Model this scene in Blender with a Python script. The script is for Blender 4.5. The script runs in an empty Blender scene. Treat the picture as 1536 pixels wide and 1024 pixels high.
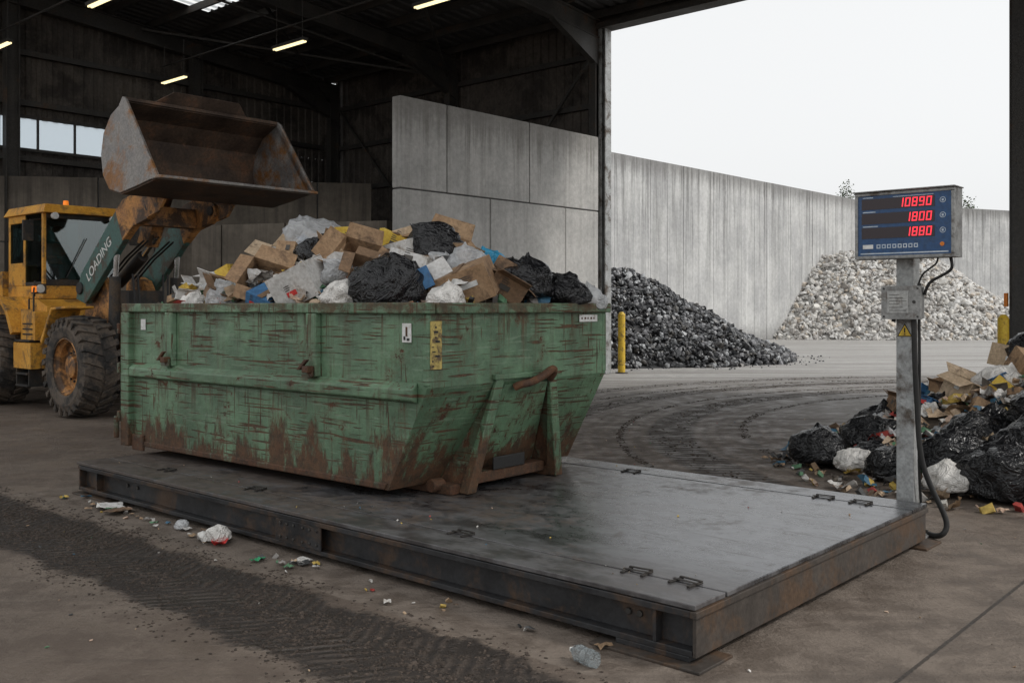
import bpy, bmesh, math, random
import numpy as np
from mathutils import Vector, Matrix, noise
R=math.radians
random.seed(7)
rng=np.random.default_rng(5)
sc=bpy.context.scene
COL=sc.collection
HX,HY=.7487,-.6631      # heading of the main axis
VX,VY=.6631,.7487
ROT=math.atan2(HY,HX)

# ---------------------------------------------------------------- node helpers
def newmat(name):
    m=bpy.data.materials.new(name); m.use_nodes=True
    nt=m.node_tree; b=nt.nodes['Principled BSDF']
    return m,nt,b
def setin(nt,sock,v):
    if v is None: return
    if isinstance(v,bpy.types.NodeSocket): nt.links.new(v,sock)
    else:
        if isinstance(v,(tuple,list)) and len(v)==3 and sock.type=='RGBA': v=(*v,1)
        sock.default_value=v
def M(nt,op,a,b=None,c=None,clamp=False):
    n=nt.nodes.new('ShaderNodeMath'); n.operation=op; n.use_clamp=clamp
    setin(nt,n.inputs[0],a); setin(nt,n.inputs[1],b); setin(nt,n.inputs[2],c)
    return n.outputs[0]
def NZ(nt,vec,scale,detail=4,rough=.55,dist=0):
    n=nt.nodes.new('ShaderNodeTexNoise'); n.inputs['Scale'].default_value=scale
    n.inputs['Detail'].default_value=min(detail,5); n.inputs['Roughness'].default_value=rough
    n.inputs['Distortion'].default_value=dist
    if vec is not None: nt.links.new(vec,n.inputs['Vector'])
    return n.outputs['Fac']
def MP(nt,vec,rot=(0,0,0),scale=(1,1,1),loc=(0,0,0)):
    n=nt.nodes.new('ShaderNodeMapping'); nt.links.new(vec,n.inputs[0])
    n.inputs['Location'].default_value=loc
    n.inputs['Rotation'].default_value=[R(a) for a in rot]; n.inputs['Scale'].default_value=scale
    return n.outputs[0]
def SS(nt,x,a,b,lo=0,hi=1):
    n=nt.nodes.new('ShaderNodeMapRange'); n.interpolation_type='SMOOTHSTEP'
    setin(nt,n.inputs[0],x); n.inputs[1].default_value=a; n.inputs[2].default_value=b
    n.inputs[3].default_value=lo; n.inputs[4].default_value=hi
    return n.outputs[0]
def MIX(nt,f,a,b,mode='MIX'):
    n=nt.nodes.new('ShaderNodeMix'); n.data_type='RGBA'; n.blend_type=mode
    setin(nt,n.inputs[0],f); setin(nt,n.inputs[6],a); setin(nt,n.inputs[7],b)
    return n.outputs[2]
def RAMP(nt,f,stops,const=False):
    n=nt.nodes.new('ShaderNodeValToRGB'); cr=n.color_ramp
    if const: cr.interpolation='CONSTANT'
    while len(cr.elements)<len(stops): cr.elements.new(.5)
    for e,(p,c) in zip(cr.elements,stops): e.position=p; e.color=(*c,1)
    setin(nt,n.inputs[0],f); return n.outputs[0]
def BUMP(nt,b,h,strength=.3,dist=.02):
    n=nt.nodes.new('ShaderNodeBump'); n.inputs['Strength'].default_value=strength
    n.inputs['Distance'].default_value=dist; setin(nt,n.inputs['Height'],h)
    nt.links.new(n.outputs[0],b.inputs['Normal'])
def POS(nt): return nt.nodes.new('ShaderNodeNewGeometry').outputs['Position']
def OBJ(nt): return nt.nodes.new('ShaderNodeTexCoord').outputs['Object']
def SEP(nt,v):
    n=nt.nodes.new('ShaderNodeSeparateXYZ'); nt.links.new(v,n.inputs[0]); return n.outputs
def grunge(name,c1,c2,scale=2,rough=(.5,.8),metal=0,bump=.25,bs=25,dirt=None,damt=.5,dscale=1.2,bd=.01):
    m,nt,b=newmat(name); p=POS(nt)
    n1=NZ(nt,p,scale,5,.6); n2=NZ(nt,p,bs,4,.65)
    col=MIX(nt,SS(nt,n1,.3,.7),c1,c2)
    if dirt is not None:
        d=NZ(nt,p,dscale,5,.72,.4)
        col=MIX(nt,SS(nt,d,1-damt-.1,1-damt+.08),col,dirt)
    col=MIX(nt,.5,col,RAMP(nt,n2,[(.28,(.2,.2,.2)),(.72,(.82,.82,.82))]),'OVERLAY')
    setin(nt,b.inputs['Base Color'],col)
    setin(nt,b.inputs['Roughness'],SS(nt,n1,.3,.7,rough[0],rough[1]))
    b.inputs['Metallic'].default_value=metal
    BUMP(nt,b,n2,bump,bd)
    return m
def islands(name,cols,rough=.7,bump=.3,bs=15,const=True,alpha=1,spec=.5):
    m,nt,b=newmat(name); g=nt.nodes.new('ShaderNodeNewGeometry')
    n=len(cols); st=[(i/n,c) for i,c in enumerate(cols)]
    c=RAMP(nt,g.outputs['Random Per Island'],st,const)
    nz=NZ(nt,g.outputs['Position'],bs,4,.6)
    c=MIX(nt,.5,c,RAMP(nt,nz,[(.3,(.2,.2,.2)),(.7,(.75,.75,.75))]),'OVERLAY')
    setin(nt,b.inputs['Base Color'],c); b.inputs['Roughness'].default_value=rough
    b.inputs['Specular IOR Level'].default_value=spec
    b.inputs['Alpha'].default_value=alpha
    BUMP(nt,b,nz,bump,.02)
    return m
def emit(name,c,s):
    m,nt,b=newmat(name); b.inputs['Base Color'].default_value=(*c,1)
    b.inputs['Emission Color'].default_value=(*c,1); b.inputs['Emission Strength'].default_value=s
    return m

# ---------------------------------------------------------------- mesh builder
def E(name,loc=(0,0,0),rz=0):
    e=bpy.data.objects.new(name,None); e.location=loc; e.rotation_euler=(0,0,rz); e.empty_display_size=.3
    COL.objects.link(e); return e
class MB:
    def __init__(s): s.v=[];s.f=[];s.m=[];s.mats=[]
    def mi(s,mat):
        if mat not in s.mats: s.mats.append(mat)
        return s.mats.index(mat)
    def raw(s,v,f,mat,X=None):
        o=len(s.v); k=s.mi(mat)
        s.v+= [tuple((X@Vector(p))) if X is not None else tuple(p) for p in v]
        for q in f: s.f.append(tuple(i+o for i in q)); s.m.append(k)
        return s
    def hexa(s,p,mat,X=None):
        return s.raw(p,[(0,3,2,1),(4,5,6,7),(0,1,5,4),(1,2,6,5),(2,3,7,6),(3,0,4,7)],mat,X)
    def box(s,x0,x1,y0,y1,z0,z1,mat,X=None):
        return s.hexa([(x0,y0,z0),(x1,y0,z0),(x1,y1,z0),(x0,y1,z0),(x0,y0,z1),(x1,y0,z1),(x1,y1,z1),(x0,y1,z1)],mat,X)
    def prism(s,prof,y0,y1,mat,X=None):
        n=len(prof); v=[(a,y0,b) for a,b in prof]+[(a,y1,b) for a,b in prof]
        f=[tuple(range(n)),tuple(range(2*n-1,n-1,-1))]+[(i,(i+1)%n,(i+1)%n+n,i+n) for i in range(n)]
        return s.raw(v,f,mat,X)
    def rod(s,p0,p1,r,mat,seg=14,r1=None,X=None):
        p0=Vector(p0);p1=Vector(p1); d=(p1-p0).normalized(); r1=r if r1 is None else r1
        a=d.orthogonal().normalized(); b=d.cross(a)
        v=[];
        for c,rr in((p0,r),(p1,r1)):
            for i in range(seg):
                t=2*math.pi*i/seg; v.append(tuple(c+a*math.cos(t)*rr+b*math.sin(t)*rr))
        f=[(i,(i+1)%seg,(i+1)%seg+seg,i+seg) for i in range(seg)]+[tuple(range(seg-1,-1,-1)),tuple(range(seg,2*seg))]
        return s.raw(v,f,mat,X)
    def beam(s,p0,p1,w,h,mat):
        p0=Vector(p0);p1=Vector(p1); d=(p1-p0).normalized()
        up=Vector((0,0,1)) if abs(d.z)<.95 else Vector((1,0,0))
        a=d.cross(up).normalized()*w/2; b=a.cross(d).normalized()*h/2
        return s.hexa([p0-a-b,p0+a-b,p0+a+b,p0-a+b,p1-a-b,p1+a-b,p1+a+b,p1-a+b],mat)
    def lathe(s,prof,c,mat,seg=40):
        v=[];n=len(prof)
        for i in range(seg):
            t=2*math.pi*i/seg
            for r,y in prof: v.append((c[0]+r*math.cos(t),c[1]+y,c[2]+r*math.sin(t)))
        f=[]
        for i in range(seg):
            j=(i+1)%seg
            for k in range(n-1): f.append((i*n+k,i*n+k+1,j*n+k+1,j*n+k))
        return s.raw(v,f,mat)
    def done(s,name,parent=None,bevel=0,smooth=False,recalc=True,solid=0,loc=None,rot=None):
        me=bpy.data.meshes.new(name); me.from_pydata(s.v,[],s.f)
        for m in s.mats: me.materials.append(m)
        me.polygons.foreach_set('material_index',s.m)
        if recalc:
            bm=bmesh.new(); bm.from_mesh(me); bmesh.ops.recalc_face_normals(bm,faces=bm.faces); bm.to_mesh(me); bm.free()
        if smooth: me.polygons.foreach_set('use_smooth',[True]*len(me.polygons))
        me.update()
        ob=bpy.data.objects.new(name,me); COL.objects.link(ob)
        if parent: ob.parent=parent
        if loc: ob.location=loc
        if rot: ob.rotation_euler=rot
        if solid:
            q=ob.modifiers.new('s','SOLIDIFY'); q.thickness=solid; q.offset=0
        if bevel:
            q=ob.modifiers.new('b','BEVEL'); q.width=bevel; q.segments=2; q.limit_method='ANGLE'; q.angle_limit=R(40)
        return ob
def cable(name,pts,r,mat,parent=None):
    cu=bpy.data.curves.new(name,'CURVE'); cu.dimensions='3D'; cu.bevel_depth=r; cu.bevel_resolution=3
    sp=cu.splines.new('NURBS'); sp.points.add(len(pts)-1)
    for p,q in zip(sp.points,pts): p.co=(*q,1)
    sp.order_u=3; sp.use_endpoint_u=True; sp.resolution_u=8
    cu.materials.append(mat)
    o=bpy.data.objects.new(name,cu); COL.objects.link(o)
    if parent: o.parent=parent
    return o
def text(name,s,size,loc,rot,mat,parent,ext=.001,align='LEFT'):
    cu=bpy.data.curves.new(name,'FONT'); cu.body=s; cu.size=size; cu.extrude=ext; cu.align_x=align
    cu.materials.append(mat)
    o=bpy.data.objects.new(name,cu); COL.objects.link(o); o.location=loc; o.rotation_euler=rot; o.parent=parent
    return o

# ---------------------------------------------------------------- camera / world
cam=bpy.data.cameras.new('camera'); co=bpy.data.objects.new('camera',cam); COL.objects.link(co)
co.location=(0,0,2.0); co.rotation_euler=(R(90),0,0); cam.lens=34.2; cam.sensor_width=36; cam.shift_y=-.034
cam.clip_end=2000; cam.clip_start=.05; sc.camera=co
w=bpy.data.worlds.new('World'); sc.world=w; w.use_nodes=True
nt=w.node_tree; bg=nt.nodes['Background']
sky=nt.nodes.new('ShaderNodeTexSky'); sky.sky_type='NISHITA'; sky.sun_disc=False
SE,SA=46,100
sky.sun_elevation=R(SE); sky.sun_rotation=R(SA); sky.dust_density=5; sky.air_density=1.0; sky.ozone_density=1
hs=nt.nodes.new('ShaderNodeHueSaturation'); hs.inputs['Saturation'].default_value=.12
nt.links.new(sky.outputs[0],hs.inputs['Color'])
nt.links.new(MIX(nt,.72,hs.outputs[0],(7.6,7.7,7.75)),bg.inputs[0]); bg.inputs[1].default_value=.142
sl=bpy.data.lights.new('sun','SUN'); sl.energy=1.5; sl.angle=R(10); sl.color=(1,.96,.9)
so=bpy.data.objects.new('sun',sl); COL.objects.link(so)
sd=Vector((math.sin(R(SA))*math.cos(R(SE)),math.cos(R(SA))*math.cos(R(SE)),math.sin(R(SE))))
so.rotation_euler=sd.to_track_quat('Z','Y').to_euler()
sc.view_settings.view_transform='Standard'; sc.view_settings.look='None'; sc.view_settings.exposure=0

# ---------------------------------------------------------------- ground
ARCS=((9.9,10.55,1),(10.95,11.05,.6),(11.9,12.5,.95),(12.8,12.95,.5),(13.7,14.3,.6),(9.0,9.15,.5))
def ground_mat():
    m,nt,b=newmat('ground_mat'); p=POS(nt)
    s=SEP(nt,p)
    P=(1.01,5.37)
    dx=M(nt,'SUBTRACT',s[0],P[0]); dy=M(nt,'SUBTRACT',s[1],P[1])
    pu=M(nt,'ADD',M(nt,'MULTIPLY',dx,HX),M(nt,'MULTIPLY',dy,HY))
    pv=M(nt,'ADD',M(nt,'MULTIPLY',dx,VX),M(nt,'MULTIPLY',dy,VY))
    n1=NZ(nt,p,.35,5,.6,.3); n2=NZ(nt,p,2.5,5,.7,.2); n3=NZ(nt,p,26,5,.75); n4=NZ(nt,p,95,3,.6)
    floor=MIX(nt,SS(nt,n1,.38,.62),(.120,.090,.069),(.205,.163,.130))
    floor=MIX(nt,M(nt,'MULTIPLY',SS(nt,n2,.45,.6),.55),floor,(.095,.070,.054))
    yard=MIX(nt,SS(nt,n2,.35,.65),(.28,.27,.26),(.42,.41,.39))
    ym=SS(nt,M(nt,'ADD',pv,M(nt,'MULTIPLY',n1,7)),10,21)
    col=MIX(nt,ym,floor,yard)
    wob=M(nt,'MULTIPLY',M(nt,'SUBTRACT',n2,.5),.10)
    pvw=M(nt,'ADD',pv,wob)
    pad=M(nt,'MULTIPLY',SS(nt,pvw,-.47,-.44),M(nt,'SUBTRACT',1,SS(nt,pv,4.4,4.43)))
    pad=M(nt,'MULTIPLY',pad,M(nt,'MULTIPLY',SS(nt,pu,-8.05,-8.02),M(nt,'SUBTRACT',1,SS(nt,pu,2.3,2.33))))
    pc=MIX(nt,SS(nt,n2,.38,.62),(.125,.098,.077),(.22,.18,.147))
    col=MIX(nt,M(nt,'MULTIPLY',pad,.9),col,pc)
    def joint(coord,at,w=.012): return M(nt,'LESS_THAN',M(nt,'ABSOLUTE',M(nt,'SUBTRACT',coord,at)),w)
    puw=M(nt,'ADD',pu,M(nt,'MULTIPLY',M(nt,'SUBTRACT',n3,.5),.02))
    j=M(nt,'MULTIPLY',joint(puw,2.3),SS(nt,n2,.4,.5,.35,1))
    j=M(nt,'MAXIMUM',j,M(nt,'MULTIPLY',joint(puw,.9),pad))
    jm=M(nt,'MODULO',M(nt,'ADD',M(nt,'ADD',pv,wob),100),5.5)
    j=M(nt,'MAXIMUM',j,M(nt,'MULTIPLY',M(nt,'LESS_THAN',jm,.03),ym))
    # tyre band along the scale
    tw=M(nt,'MULTIPLY',M(nt,'SUBTRACT',NZ(nt,p,1.5,5,.75),.5),.6)
    pt=M(nt,'ADD',pv,tw)
    band=M(nt,'MULTIPLY',SS(nt,pt,-1.5,-1.38),M(nt,'SUBTRACT',1,SS(nt,pt,-.60,-.5)))
    nw=M(nt,'MULTIPLY',NZ(nt,p,7,3,.6),4)
    ch=M(nt,'SINE',M(nt,'ADD',nw,M(nt,'ADD',M(nt,'MULTIPLY',pu,62),M(nt,'MULTIPLY',M(nt,'ABSOLUTE',M(nt,'ADD',pv,.95)),42))))
    ch=M(nt,'ADD',M(nt,'MULTIPLY',ch,.5),.5)
    ch=M(nt,'MULTIPLY',ch,SS(nt,NZ(nt,p,3.4,4,.7),.40,.56))
    band2=M(nt,'MULTIPLY',SS(nt,pt,-3.9,-3.7),M(nt,'SUBTRACT',1,SS(nt,pt,-3.2,-3.0)))
    band2=M(nt,'MULTIPLY',band2,SS(nt,n1,.4,.6))
    bc=MIX(nt,ch,(.024,.017,.013),(.062,.046,.036))
    bc=MIX(nt,SS(nt,n3,.5,.68),bc,(.016,.011,.009))
    bandm=M(nt,'MULTIPLY',band,SS(nt,n2,.22,.45,.85,1))
    col=MIX(nt,bandm,col,bc); col=MIX(nt,M(nt,'MULTIPLY',band2,.5),col,bc)
    # curved tyre tracks
    ax=M(nt,'SUBTRACT',s[0],12.6); ay=M(nt,'SUBTRACT',s[1],13.8)
    rr=M(nt,'SQRT',M(nt,'ADD',M(nt,'MULTIPLY',ax,ax),M(nt,'MULTIPLY',ay,ay)))
    an=M(nt,'ARCTAN2',ay,ax)
    halo=M(nt,'MULTIPLY',M(nt,'MULTIPLY',SS(nt,rr,7.5,9.6),M(nt,'SUBTRACT',1,SS(nt,rr,13,16))),SS(nt,pv,3.7,7))
    col=MIX(nt,M(nt,'MULTIPLY',halo,SS(nt,n2,.4,.62,.15,.55)),col,(.10,.081,.067))
    fine=M(nt,'ADD',M(nt,'MULTIPLY',M(nt,'SINE',M(nt,'ADD',M(nt,'MULTIPLY',rr,30),M(nt,'MULTIPLY',n1,12))),.5),.5)
    col=MIX(nt,M(nt,'MULTIPLY',M(nt,'MULTIPLY',fine,halo),.4),col,(.06,.048,.04))
    arc=None
    for (r0,r1,a) in ARCS:
        rw=M(nt,'ADD',rr,M(nt,'MULTIPLY',tw,.25))
        q=M(nt,'MULTIPLY',M(nt,'MULTIPLY',SS(nt,rw,r0-.1,r0+.05),M(nt,'SUBTRACT',1,SS(nt,rw,r1-.05,r1+.1))),a)
        arc=q if arc is None else M(nt,'MAXIMUM',arc,q)
    arc=M(nt,'MULTIPLY',arc,SS(nt,pv,4.4,5.2))
    arc=M(nt,'MULTIPLY',arc,M(nt,'SUBTRACT',1,SS(nt,s[0],16,24)))
    tr=M(nt,'ADD',M(nt,'MULTIPLY',M(nt,'SINE',M(nt,'ADD',M(nt,'MULTIPLY',an,330),M(nt,'MULTIPLY',rr,9))),.5),.5)
    ac=MIX(nt,tr,(.018,.014,.011),(.085,.067,.055))
    col=MIX(nt,M(nt,'MULTIPLY',arc,SS(nt,n2,.3,.52,.7,1)),col,ac)
    st=NZ(nt,MP(nt,p,(0,0,12),(.05,.9,1)),1.6,5,.7)
    col=MIX(nt,M(nt,'MULTIPLY',SS(nt,st,.48,.62),M(nt,'MULTIPLY',ym,.55)),col,(.15,.135,.12))
    st2=NZ(nt,MP(nt,p,(0,0,41.5),(.12,2.4,1)),1.5,5,.7)
    col=MIX(nt,M(nt,'MULTIPLY',SS(nt,st2,.5,.66),.4),col,(.07,.053,.042))
    g=SS(nt,n3,.58,.68); col=MIX(nt,M(nt,'MULTIPLY',g,.5),col,(.05,.038,.03))
    g=SS(nt,n3,.40,.30); col=MIX(nt,M(nt,'MULTIPLY',g,.4),col,(.28,.235,.195))
    g=SS(nt,n4,.64,.72); col=MIX(nt,M(nt,'MULTIPLY',g,.4),col,(.36,.31,.26))
    col=MIX(nt,M(nt,'MULTIPLY',j,.8),col,(.025,.02,.017))
    setin(nt,b.inputs['Base Color'],col)
    setin(nt,b.inputs['Roughness'],SS(nt,n2,.35,.62,.42,.85))
    h=M(nt,'ADD',M(nt,'MULTIPLY',n3,.8),M(nt,'MULTIPLY',n2,.9))
    h=M(nt,'ADD',h,M(nt,'MULTIPLY',M(nt,'MULTIPLY',ch,bandm),1.1))
    h=M(nt,'ADD',h,M(nt,'MULTIPLY',M(nt,'MULTIPLY',tr,arc),.9))
    h=M(nt,'SUBTRACT',h,M(nt,'MULTIPLY',j,.8))
    BUMP(nt,b,h,.9,.035)
    return m
g=MB(); g.raw([(-600,-300,0),(600,-300,0),(600,1200,0),(-600,1200,0)],[(0,1,2,3)],ground_mat()); g.done('ground')

# ---------------------------------------------------------------- shared materials
dark_steel=grunge('dark_steel',(.04,.038,.036),(.07,.066,.06),1.5,(.5,.75),.3,.15,20,(.10,.06,.038),.34,1.5)
clad=grunge('cladding',(.065,.055,.047),(.115,.10,.085),.5,(.6,.8),.1,.1,12,(.035,.029,.025),.46,.7)
roofm=grunge('roof_sheet',(.06,.06,.06),(.10,.10,.10),.6,(.5,.7),.2,.1,10)
galv=grunge('galvanised',(.28,.285,.28),(.42,.43,.43),6,(.4,.65),.5,.2,30,(.10,.08,.065),.42,2.4)
yellow=grunge('yellow_paint',(.62,.40,.03),(.70,.47,.04),3,(.4,.6),0,.15,25,(.16,.09,.03),.42,3)
black=grunge('black_rubber',(.012,.012,.012),(.022,.021,.02),4,(.5,.7),0,.1,30)
white=grunge('white_print',(.62,.62,.6),(.75,.75,.73),5,(.5,.6),0,.05,30,(.35,.3,.25),.36,9)

def concrete(name,c1,c2,streak,stain,sc_=1,amt=.6,top=9.6,island=.25,lite=.4):
    m,nt,b=newmat(name); p=POS(nt)
    n1=NZ(nt,p,.6*sc_,5,.6); n2=NZ(nt,p,5*sc_,5,.75); n3=NZ(nt,p,40,4,.7)
    col=MIX(nt,SS(nt,n1,.35,.65),c1,c2)
    gi=nt.nodes.new('ShaderNodeNewGeometry').outputs['Random Per Island']
    col=MIX(nt,M(nt,'MULTIPLY',gi,island),col,tuple(c*.6 for c in c1))
    sv=NZ(nt,MP(nt,p,(0,0,0),(2.2,2.2,.07)),1.4*sc_,5,.75,.1)
    z=SEP(nt,p)[2]
    f=M(nt,'MULTIPLY',SS(nt,sv,.46,.66),SS(nt,M(nt,'ADD',z,M(nt,'MULTIPLY',n1,3)),1.5,top+1.5,.15,1.4))
    col=MIX(nt,M(nt,'MULTIPLY',f,amt,None,True),col,streak)
    sv2=NZ(nt,MP(nt,p,(0,0,0),(2.6,2.6,.12),(9,4,0)),1.2*sc_,5,.7,.1)
    col=MIX(nt,M(nt,'MULTIPLY',SS(nt,sv2,.56,.66),lite),col,tuple(min(.75,c*1.3) for c in c2))
    edge=SS(nt,M(nt,'ADD',z,M(nt,'MULTIPLY',sv,2.2)),top-.1,top+.9)
    col=MIX(nt,M(nt,'MULTIPLY',edge,.6),col,stain)
    base=M(nt,'SUBTRACT',1,SS(nt,M(nt,'ADD',z,M(nt,'MULTIPLY',n2,.8)),.3,1.6))
    col=MIX(nt,M(nt,'MULTIPLY',base,.55),col,stain)
    col=MIX(nt,.45,col,RAMP(nt,n2,[(.3,(.3,.3,.3)),(.7,(.68,.68,.68))]),'OVERLAY')
    pit=SS(nt,n3,.66,.72); col=MIX(nt,M(nt,'MULTIPLY',pit,.4),col,stain)
    setin(nt,b.inputs['Base Color'],col); b.inputs['Roughness'].default_value=.85
    BUMP(nt,b,M(nt,'ADD',n2,M(nt,'MULTIPLY',n3,.6)),.4,.02)
    return m
conc_y=concrete('yard_concrete',(.44,.44,.44),(.57,.57,.56),(.18,.18,.175),(.12,.115,.11),1,.62)
conc_p=concrete('panel_concrete',(.42,.415,.40),(.53,.52,.50),(.22,.21,.195),(.16,.15,.135),1.5,.3,7,.2,.12)
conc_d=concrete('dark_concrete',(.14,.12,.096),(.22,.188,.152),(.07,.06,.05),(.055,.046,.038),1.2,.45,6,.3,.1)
gapm=grunge('joint_dark',(.05,.05,.048),(.07,.068,.065))

def panel_wall(name,p0,p1,h,th,mat,rows,pw,stag=True,gap=.02,rowbreaks=None):
    p0=Vector((*p0,0));p1=Vector((*p1,0)); L=(p1-p0).length; a=math.atan2((p1-p0).y,(p1-p0).x)
    e=E(name,p0,a); b=MB(); rs=random.Random(name)
    zs=rowbreaks or [h*i/rows for i in range(rows+1)]
    for r in range(len(zs)-1):
        x=-(pw*.5 if (stag and r%2) else 0)
        while x<L-.01:
            xa=max(x,0);xb=min(x+pw,L); d=rs.uniform(-.012,.012)
            if xb-xa>.05: b.box(xa+gap/2,xb-gap/2,-th/2+d,th/2+d,zs[r]+(gap/2 if r else 0),zs[r+1]-gap/2,mat)
            x+=pw
    b.done('panels',e,bevel=.02)
    c=MB(); c.box(.03,L-.03,-th/2+.05,th/2-.05,0,h-.05,gapm); c.done('joint_core',e)
    return e
yw=panel_wall('concrete_retaining_wall',(-3.5,38.97),(26.6,71.7),9.6,.45,conc_y,1,1.55,False,.022)
yw2=panel_wall('concrete_retaining_wall.001',(26.9,71.8),(70,90.5),9.6,.45,conc_y,1,1.9,False,.022)
yw3=panel_wall('concrete_push_wall',(2.45,28.75),(-2.75,23.0),7.0,.3,conc_p,3,3.1,True,.035,[0,2.45,4.8,7.0])
yw4=panel_wall('concrete_push_wall.001',(-15.5,28.6),(-4.4,30.5),5.85,.4,conc_d,3,3.2,True,.04)
yw5=panel_wall('concrete_push_wall.002',(-8.2,25.2),(-2.95,23.7),4.1,.4,conc_d,2,1.8,True,.04)

# ---------------------------------------------------------------- building
bd=E('steel_warehouse_building',(2.74,29.2,0),ROT)
EAVE=10.75
def zr(y): return EAVE-.08*y
def corr(axis,a0,a1,off,z0,z1f,mat,name,pitch=.32,dep=.05):
    b=MB(); v=[];f=[]; a=a0; prof=[]
    while a<a1:
        for d,o in((0,0),(.35,0),(.45,1),(.85,1),(.95,0)):
            if a+d*pitch<=a1: prof.append((a+d*pitch,o*dep))
        a+=pitch
    for q,o in prof:
        zt=z1f(q)
        if axis=='x': v+=[(q,off+o,z0),(q,off+o,zt)]
        else: v+=[(off-o,q,z0),(off-o,q,zt)]
    for i in range(len(prof)-1): f.append((2*i,2*i+2,2*i+3,2*i+1))
    b.raw(v,f,mat); return b.done(name,bd,recalc=False)
XG=-12.93
corr('x',XG,-.18,.12,0,lambda q:EAVE,clad,'side_wall_sheet')
corr('x',11.6,22,.12,0,lambda q:EAVE,clad,'side_wall_sheet_right')
corr('y',-22,0,XG-.1,0,lambda q:6.75,clad,'gable_wall_lower')
corr('y',-22,0,XG-.1,7.65,lambda q:zr(q),clad,'gable_wall_upper')
corr('y',-8.9,0,XG-.1,6.75,lambda q:7.65,clad,'gable_wall_mid')
b=MB()
gm,gnt,gb=newmat('window_glass_frosted'); t1=gnt.nodes.new('ShaderNodeBsdfTranslucent'); t1.inputs[0].default_value=(.85,.9,.95,1)
t2=gnt.nodes.new('ShaderNodeBsdfTransparent'); t2.inputs[0].default_value=(.85,.9,.93,1); mx=gnt.nodes.new('ShaderNodeMixShader'); mx.inputs[0].default_value=.65
gnt.links.new(t1.outputs[0],mx.inputs[1]); gnt.links.new(t2.outputs[0],mx.inputs[2]); gnt.links.new(mx.outputs[0],gnt.nodes['Material Output'].inputs[0])
b.box(XG-.1,XG-.09,-22,-8.9,6.75,7.65,gm); b.done('strip_window_glass',bd)
b=MB()
for k in range(12):
    y=-8.9-1.12*k
    b.box(XG-.08,XG-.02,y-.03,y+.03,6.7,7.7,dark_steel)
b.box(XG-.08,XG+.0,-22,-8.9,6.66,6.75,dark_steel); b.box(XG-.08,XG+.0,-22,-8.9,7.65,7.74,dark_steel)
b.done('window_frames',bd)
sk=[(-10.3,-7.9,-9.6,-7.0),(-4.6,-2.6,-14.5,-12)]
def roofstrip(x0,x1,ya,yb,mat,name,b):
    v=[];f=[];prof=[]; x=x0
    while x<x1-.01:
        for d,o in((0,0),(.3,0),(.4,1),(.75,1),(.85,0)):
            if x+d*.4<=x1: prof.append((x+d*.4,o*.06))
        x+=.4
    prof.append((x1,0))
    for q,o in prof: v+=[(q,ya,zr(ya)+o),(q,yb,zr(yb)+o)]
    for i in range(len(prof)-1): f.append((2*i,2*i+2,2*i+3,2*i+1))
    b.raw(v,f,mat)
b=MB(); YN=-17
xs=[XG-.3]
for s_ in sorted(sk): xs+=[s_[0],s_[1]]
xs.append(22)
for i in range(len(xs)-1):
    hit=[s_ for s_ in sk if abs(s_[0]-xs[i])<1e-6]
    if hit:
        s_=hit[0]; roofstrip(xs[i],xs[i+1],YN,s_[2],roofm,'',b); roofstrip(xs[i],xs[i+1],s_[3],.3,roofm,'',b)
    else: roofstrip(xs[i],xs[i+1],YN,.3,roofm,'',b)
b.done('roof_sheet',bd,recalc=False)
tm,tnt,tb=newmat('skylight_sheet'); tr_=tnt.nodes.new('ShaderNodeBsdfTranslucent'); tr_.inputs[0].default_value=(.75,.76,.76,1)
tnt.links.new(tr_.outputs[0],tnt.nodes['Material Output'].inputs[0])
b=MB()
for s_ in sk: roofstrip(s_[0],s_[1],s_[2],s_[3],tm,'',b)
b.done('roof_skylight',bd,recalc=False)
b=MB()
y=-.4
while y>YN:
    b.box(XG,22,y-.04,y+.04,zr(y)-.24,zr(y)-.02,dark_steel); y-=1.45
b.done('purlins',bd)
b=MB()
def ibeam_y(x,y0,y1,zc0,zc1,h,wd):
    for (za,zb,ww) in((-h,-h+.03,wd),(-h+.03,-.03,.03),(-.03,0,wd)):
        b.hexa([(x-ww/2,y0,zc0+za),(x+ww/2,y0,zc0+za),(x+ww/2,y1,zc1+za),(x-ww/2,y1,zc1+za),(x-ww/2,y0,zc0+zb),(x+ww/2,y0,zc0+zb),(x+ww/2,y1,zc1+zb),(x-ww/2,y1,zc1+zb)],dark_steel)
for x in(XG+.25,-6.24,-.05,5.7,11.45,17.5):
    ibeam_y(x,YN,0 if x<5 or x>6 else -.5,zr(YN)-.25,zr(0 if x<5 or x>6 else -.5)-.25,.55,.26)
    if 5<x<6: continue
    b.hexa([(x-.1,-2.4,zr(-2.4)-.82),(x+.1,-2.4,zr(-2.4)-.82),(x+.1,-.02,zr(0)-1.7),(x-.1,-.02,zr(0)-1.7),(x-.1,-2.4,zr(-2.4)-.8),(x+.1,-2.4,zr(-2.4)-.8),(x+.1,-.02,zr(0)-.8),(x-.1,-.02,zr(0)-.8)],dark_steel)
def icol(x,y,z1,h=.4,wd=.26):
    b.box(x-wd/2,x+wd/2,y-h/2,y-h/2+.03,0,z1,dark_steel); b.box(x-wd/2,x+wd/2,y+h/2-.03,y+h/2,0,z1,dark_steel)
    b.box(x-.015,x+.015,y-h/2+.03,y+h/2-.03,0,z1,dark_steel)
for x in(XG+.25,-6.24,-.1,11.5,17.5): icol(x,-.22,EAVE-.85)
for yy in(-6,-12,-18): icol(XG+.2,yy,zr(yy)-.3)
b.done('portal_frames',bd)
b=MB()
for z in(1.6,3.2,4.8,6.4,8.0,9.5): b.box(XG+.1,-.25,-.02,.115,z,z+.16,dark_steel)
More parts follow.
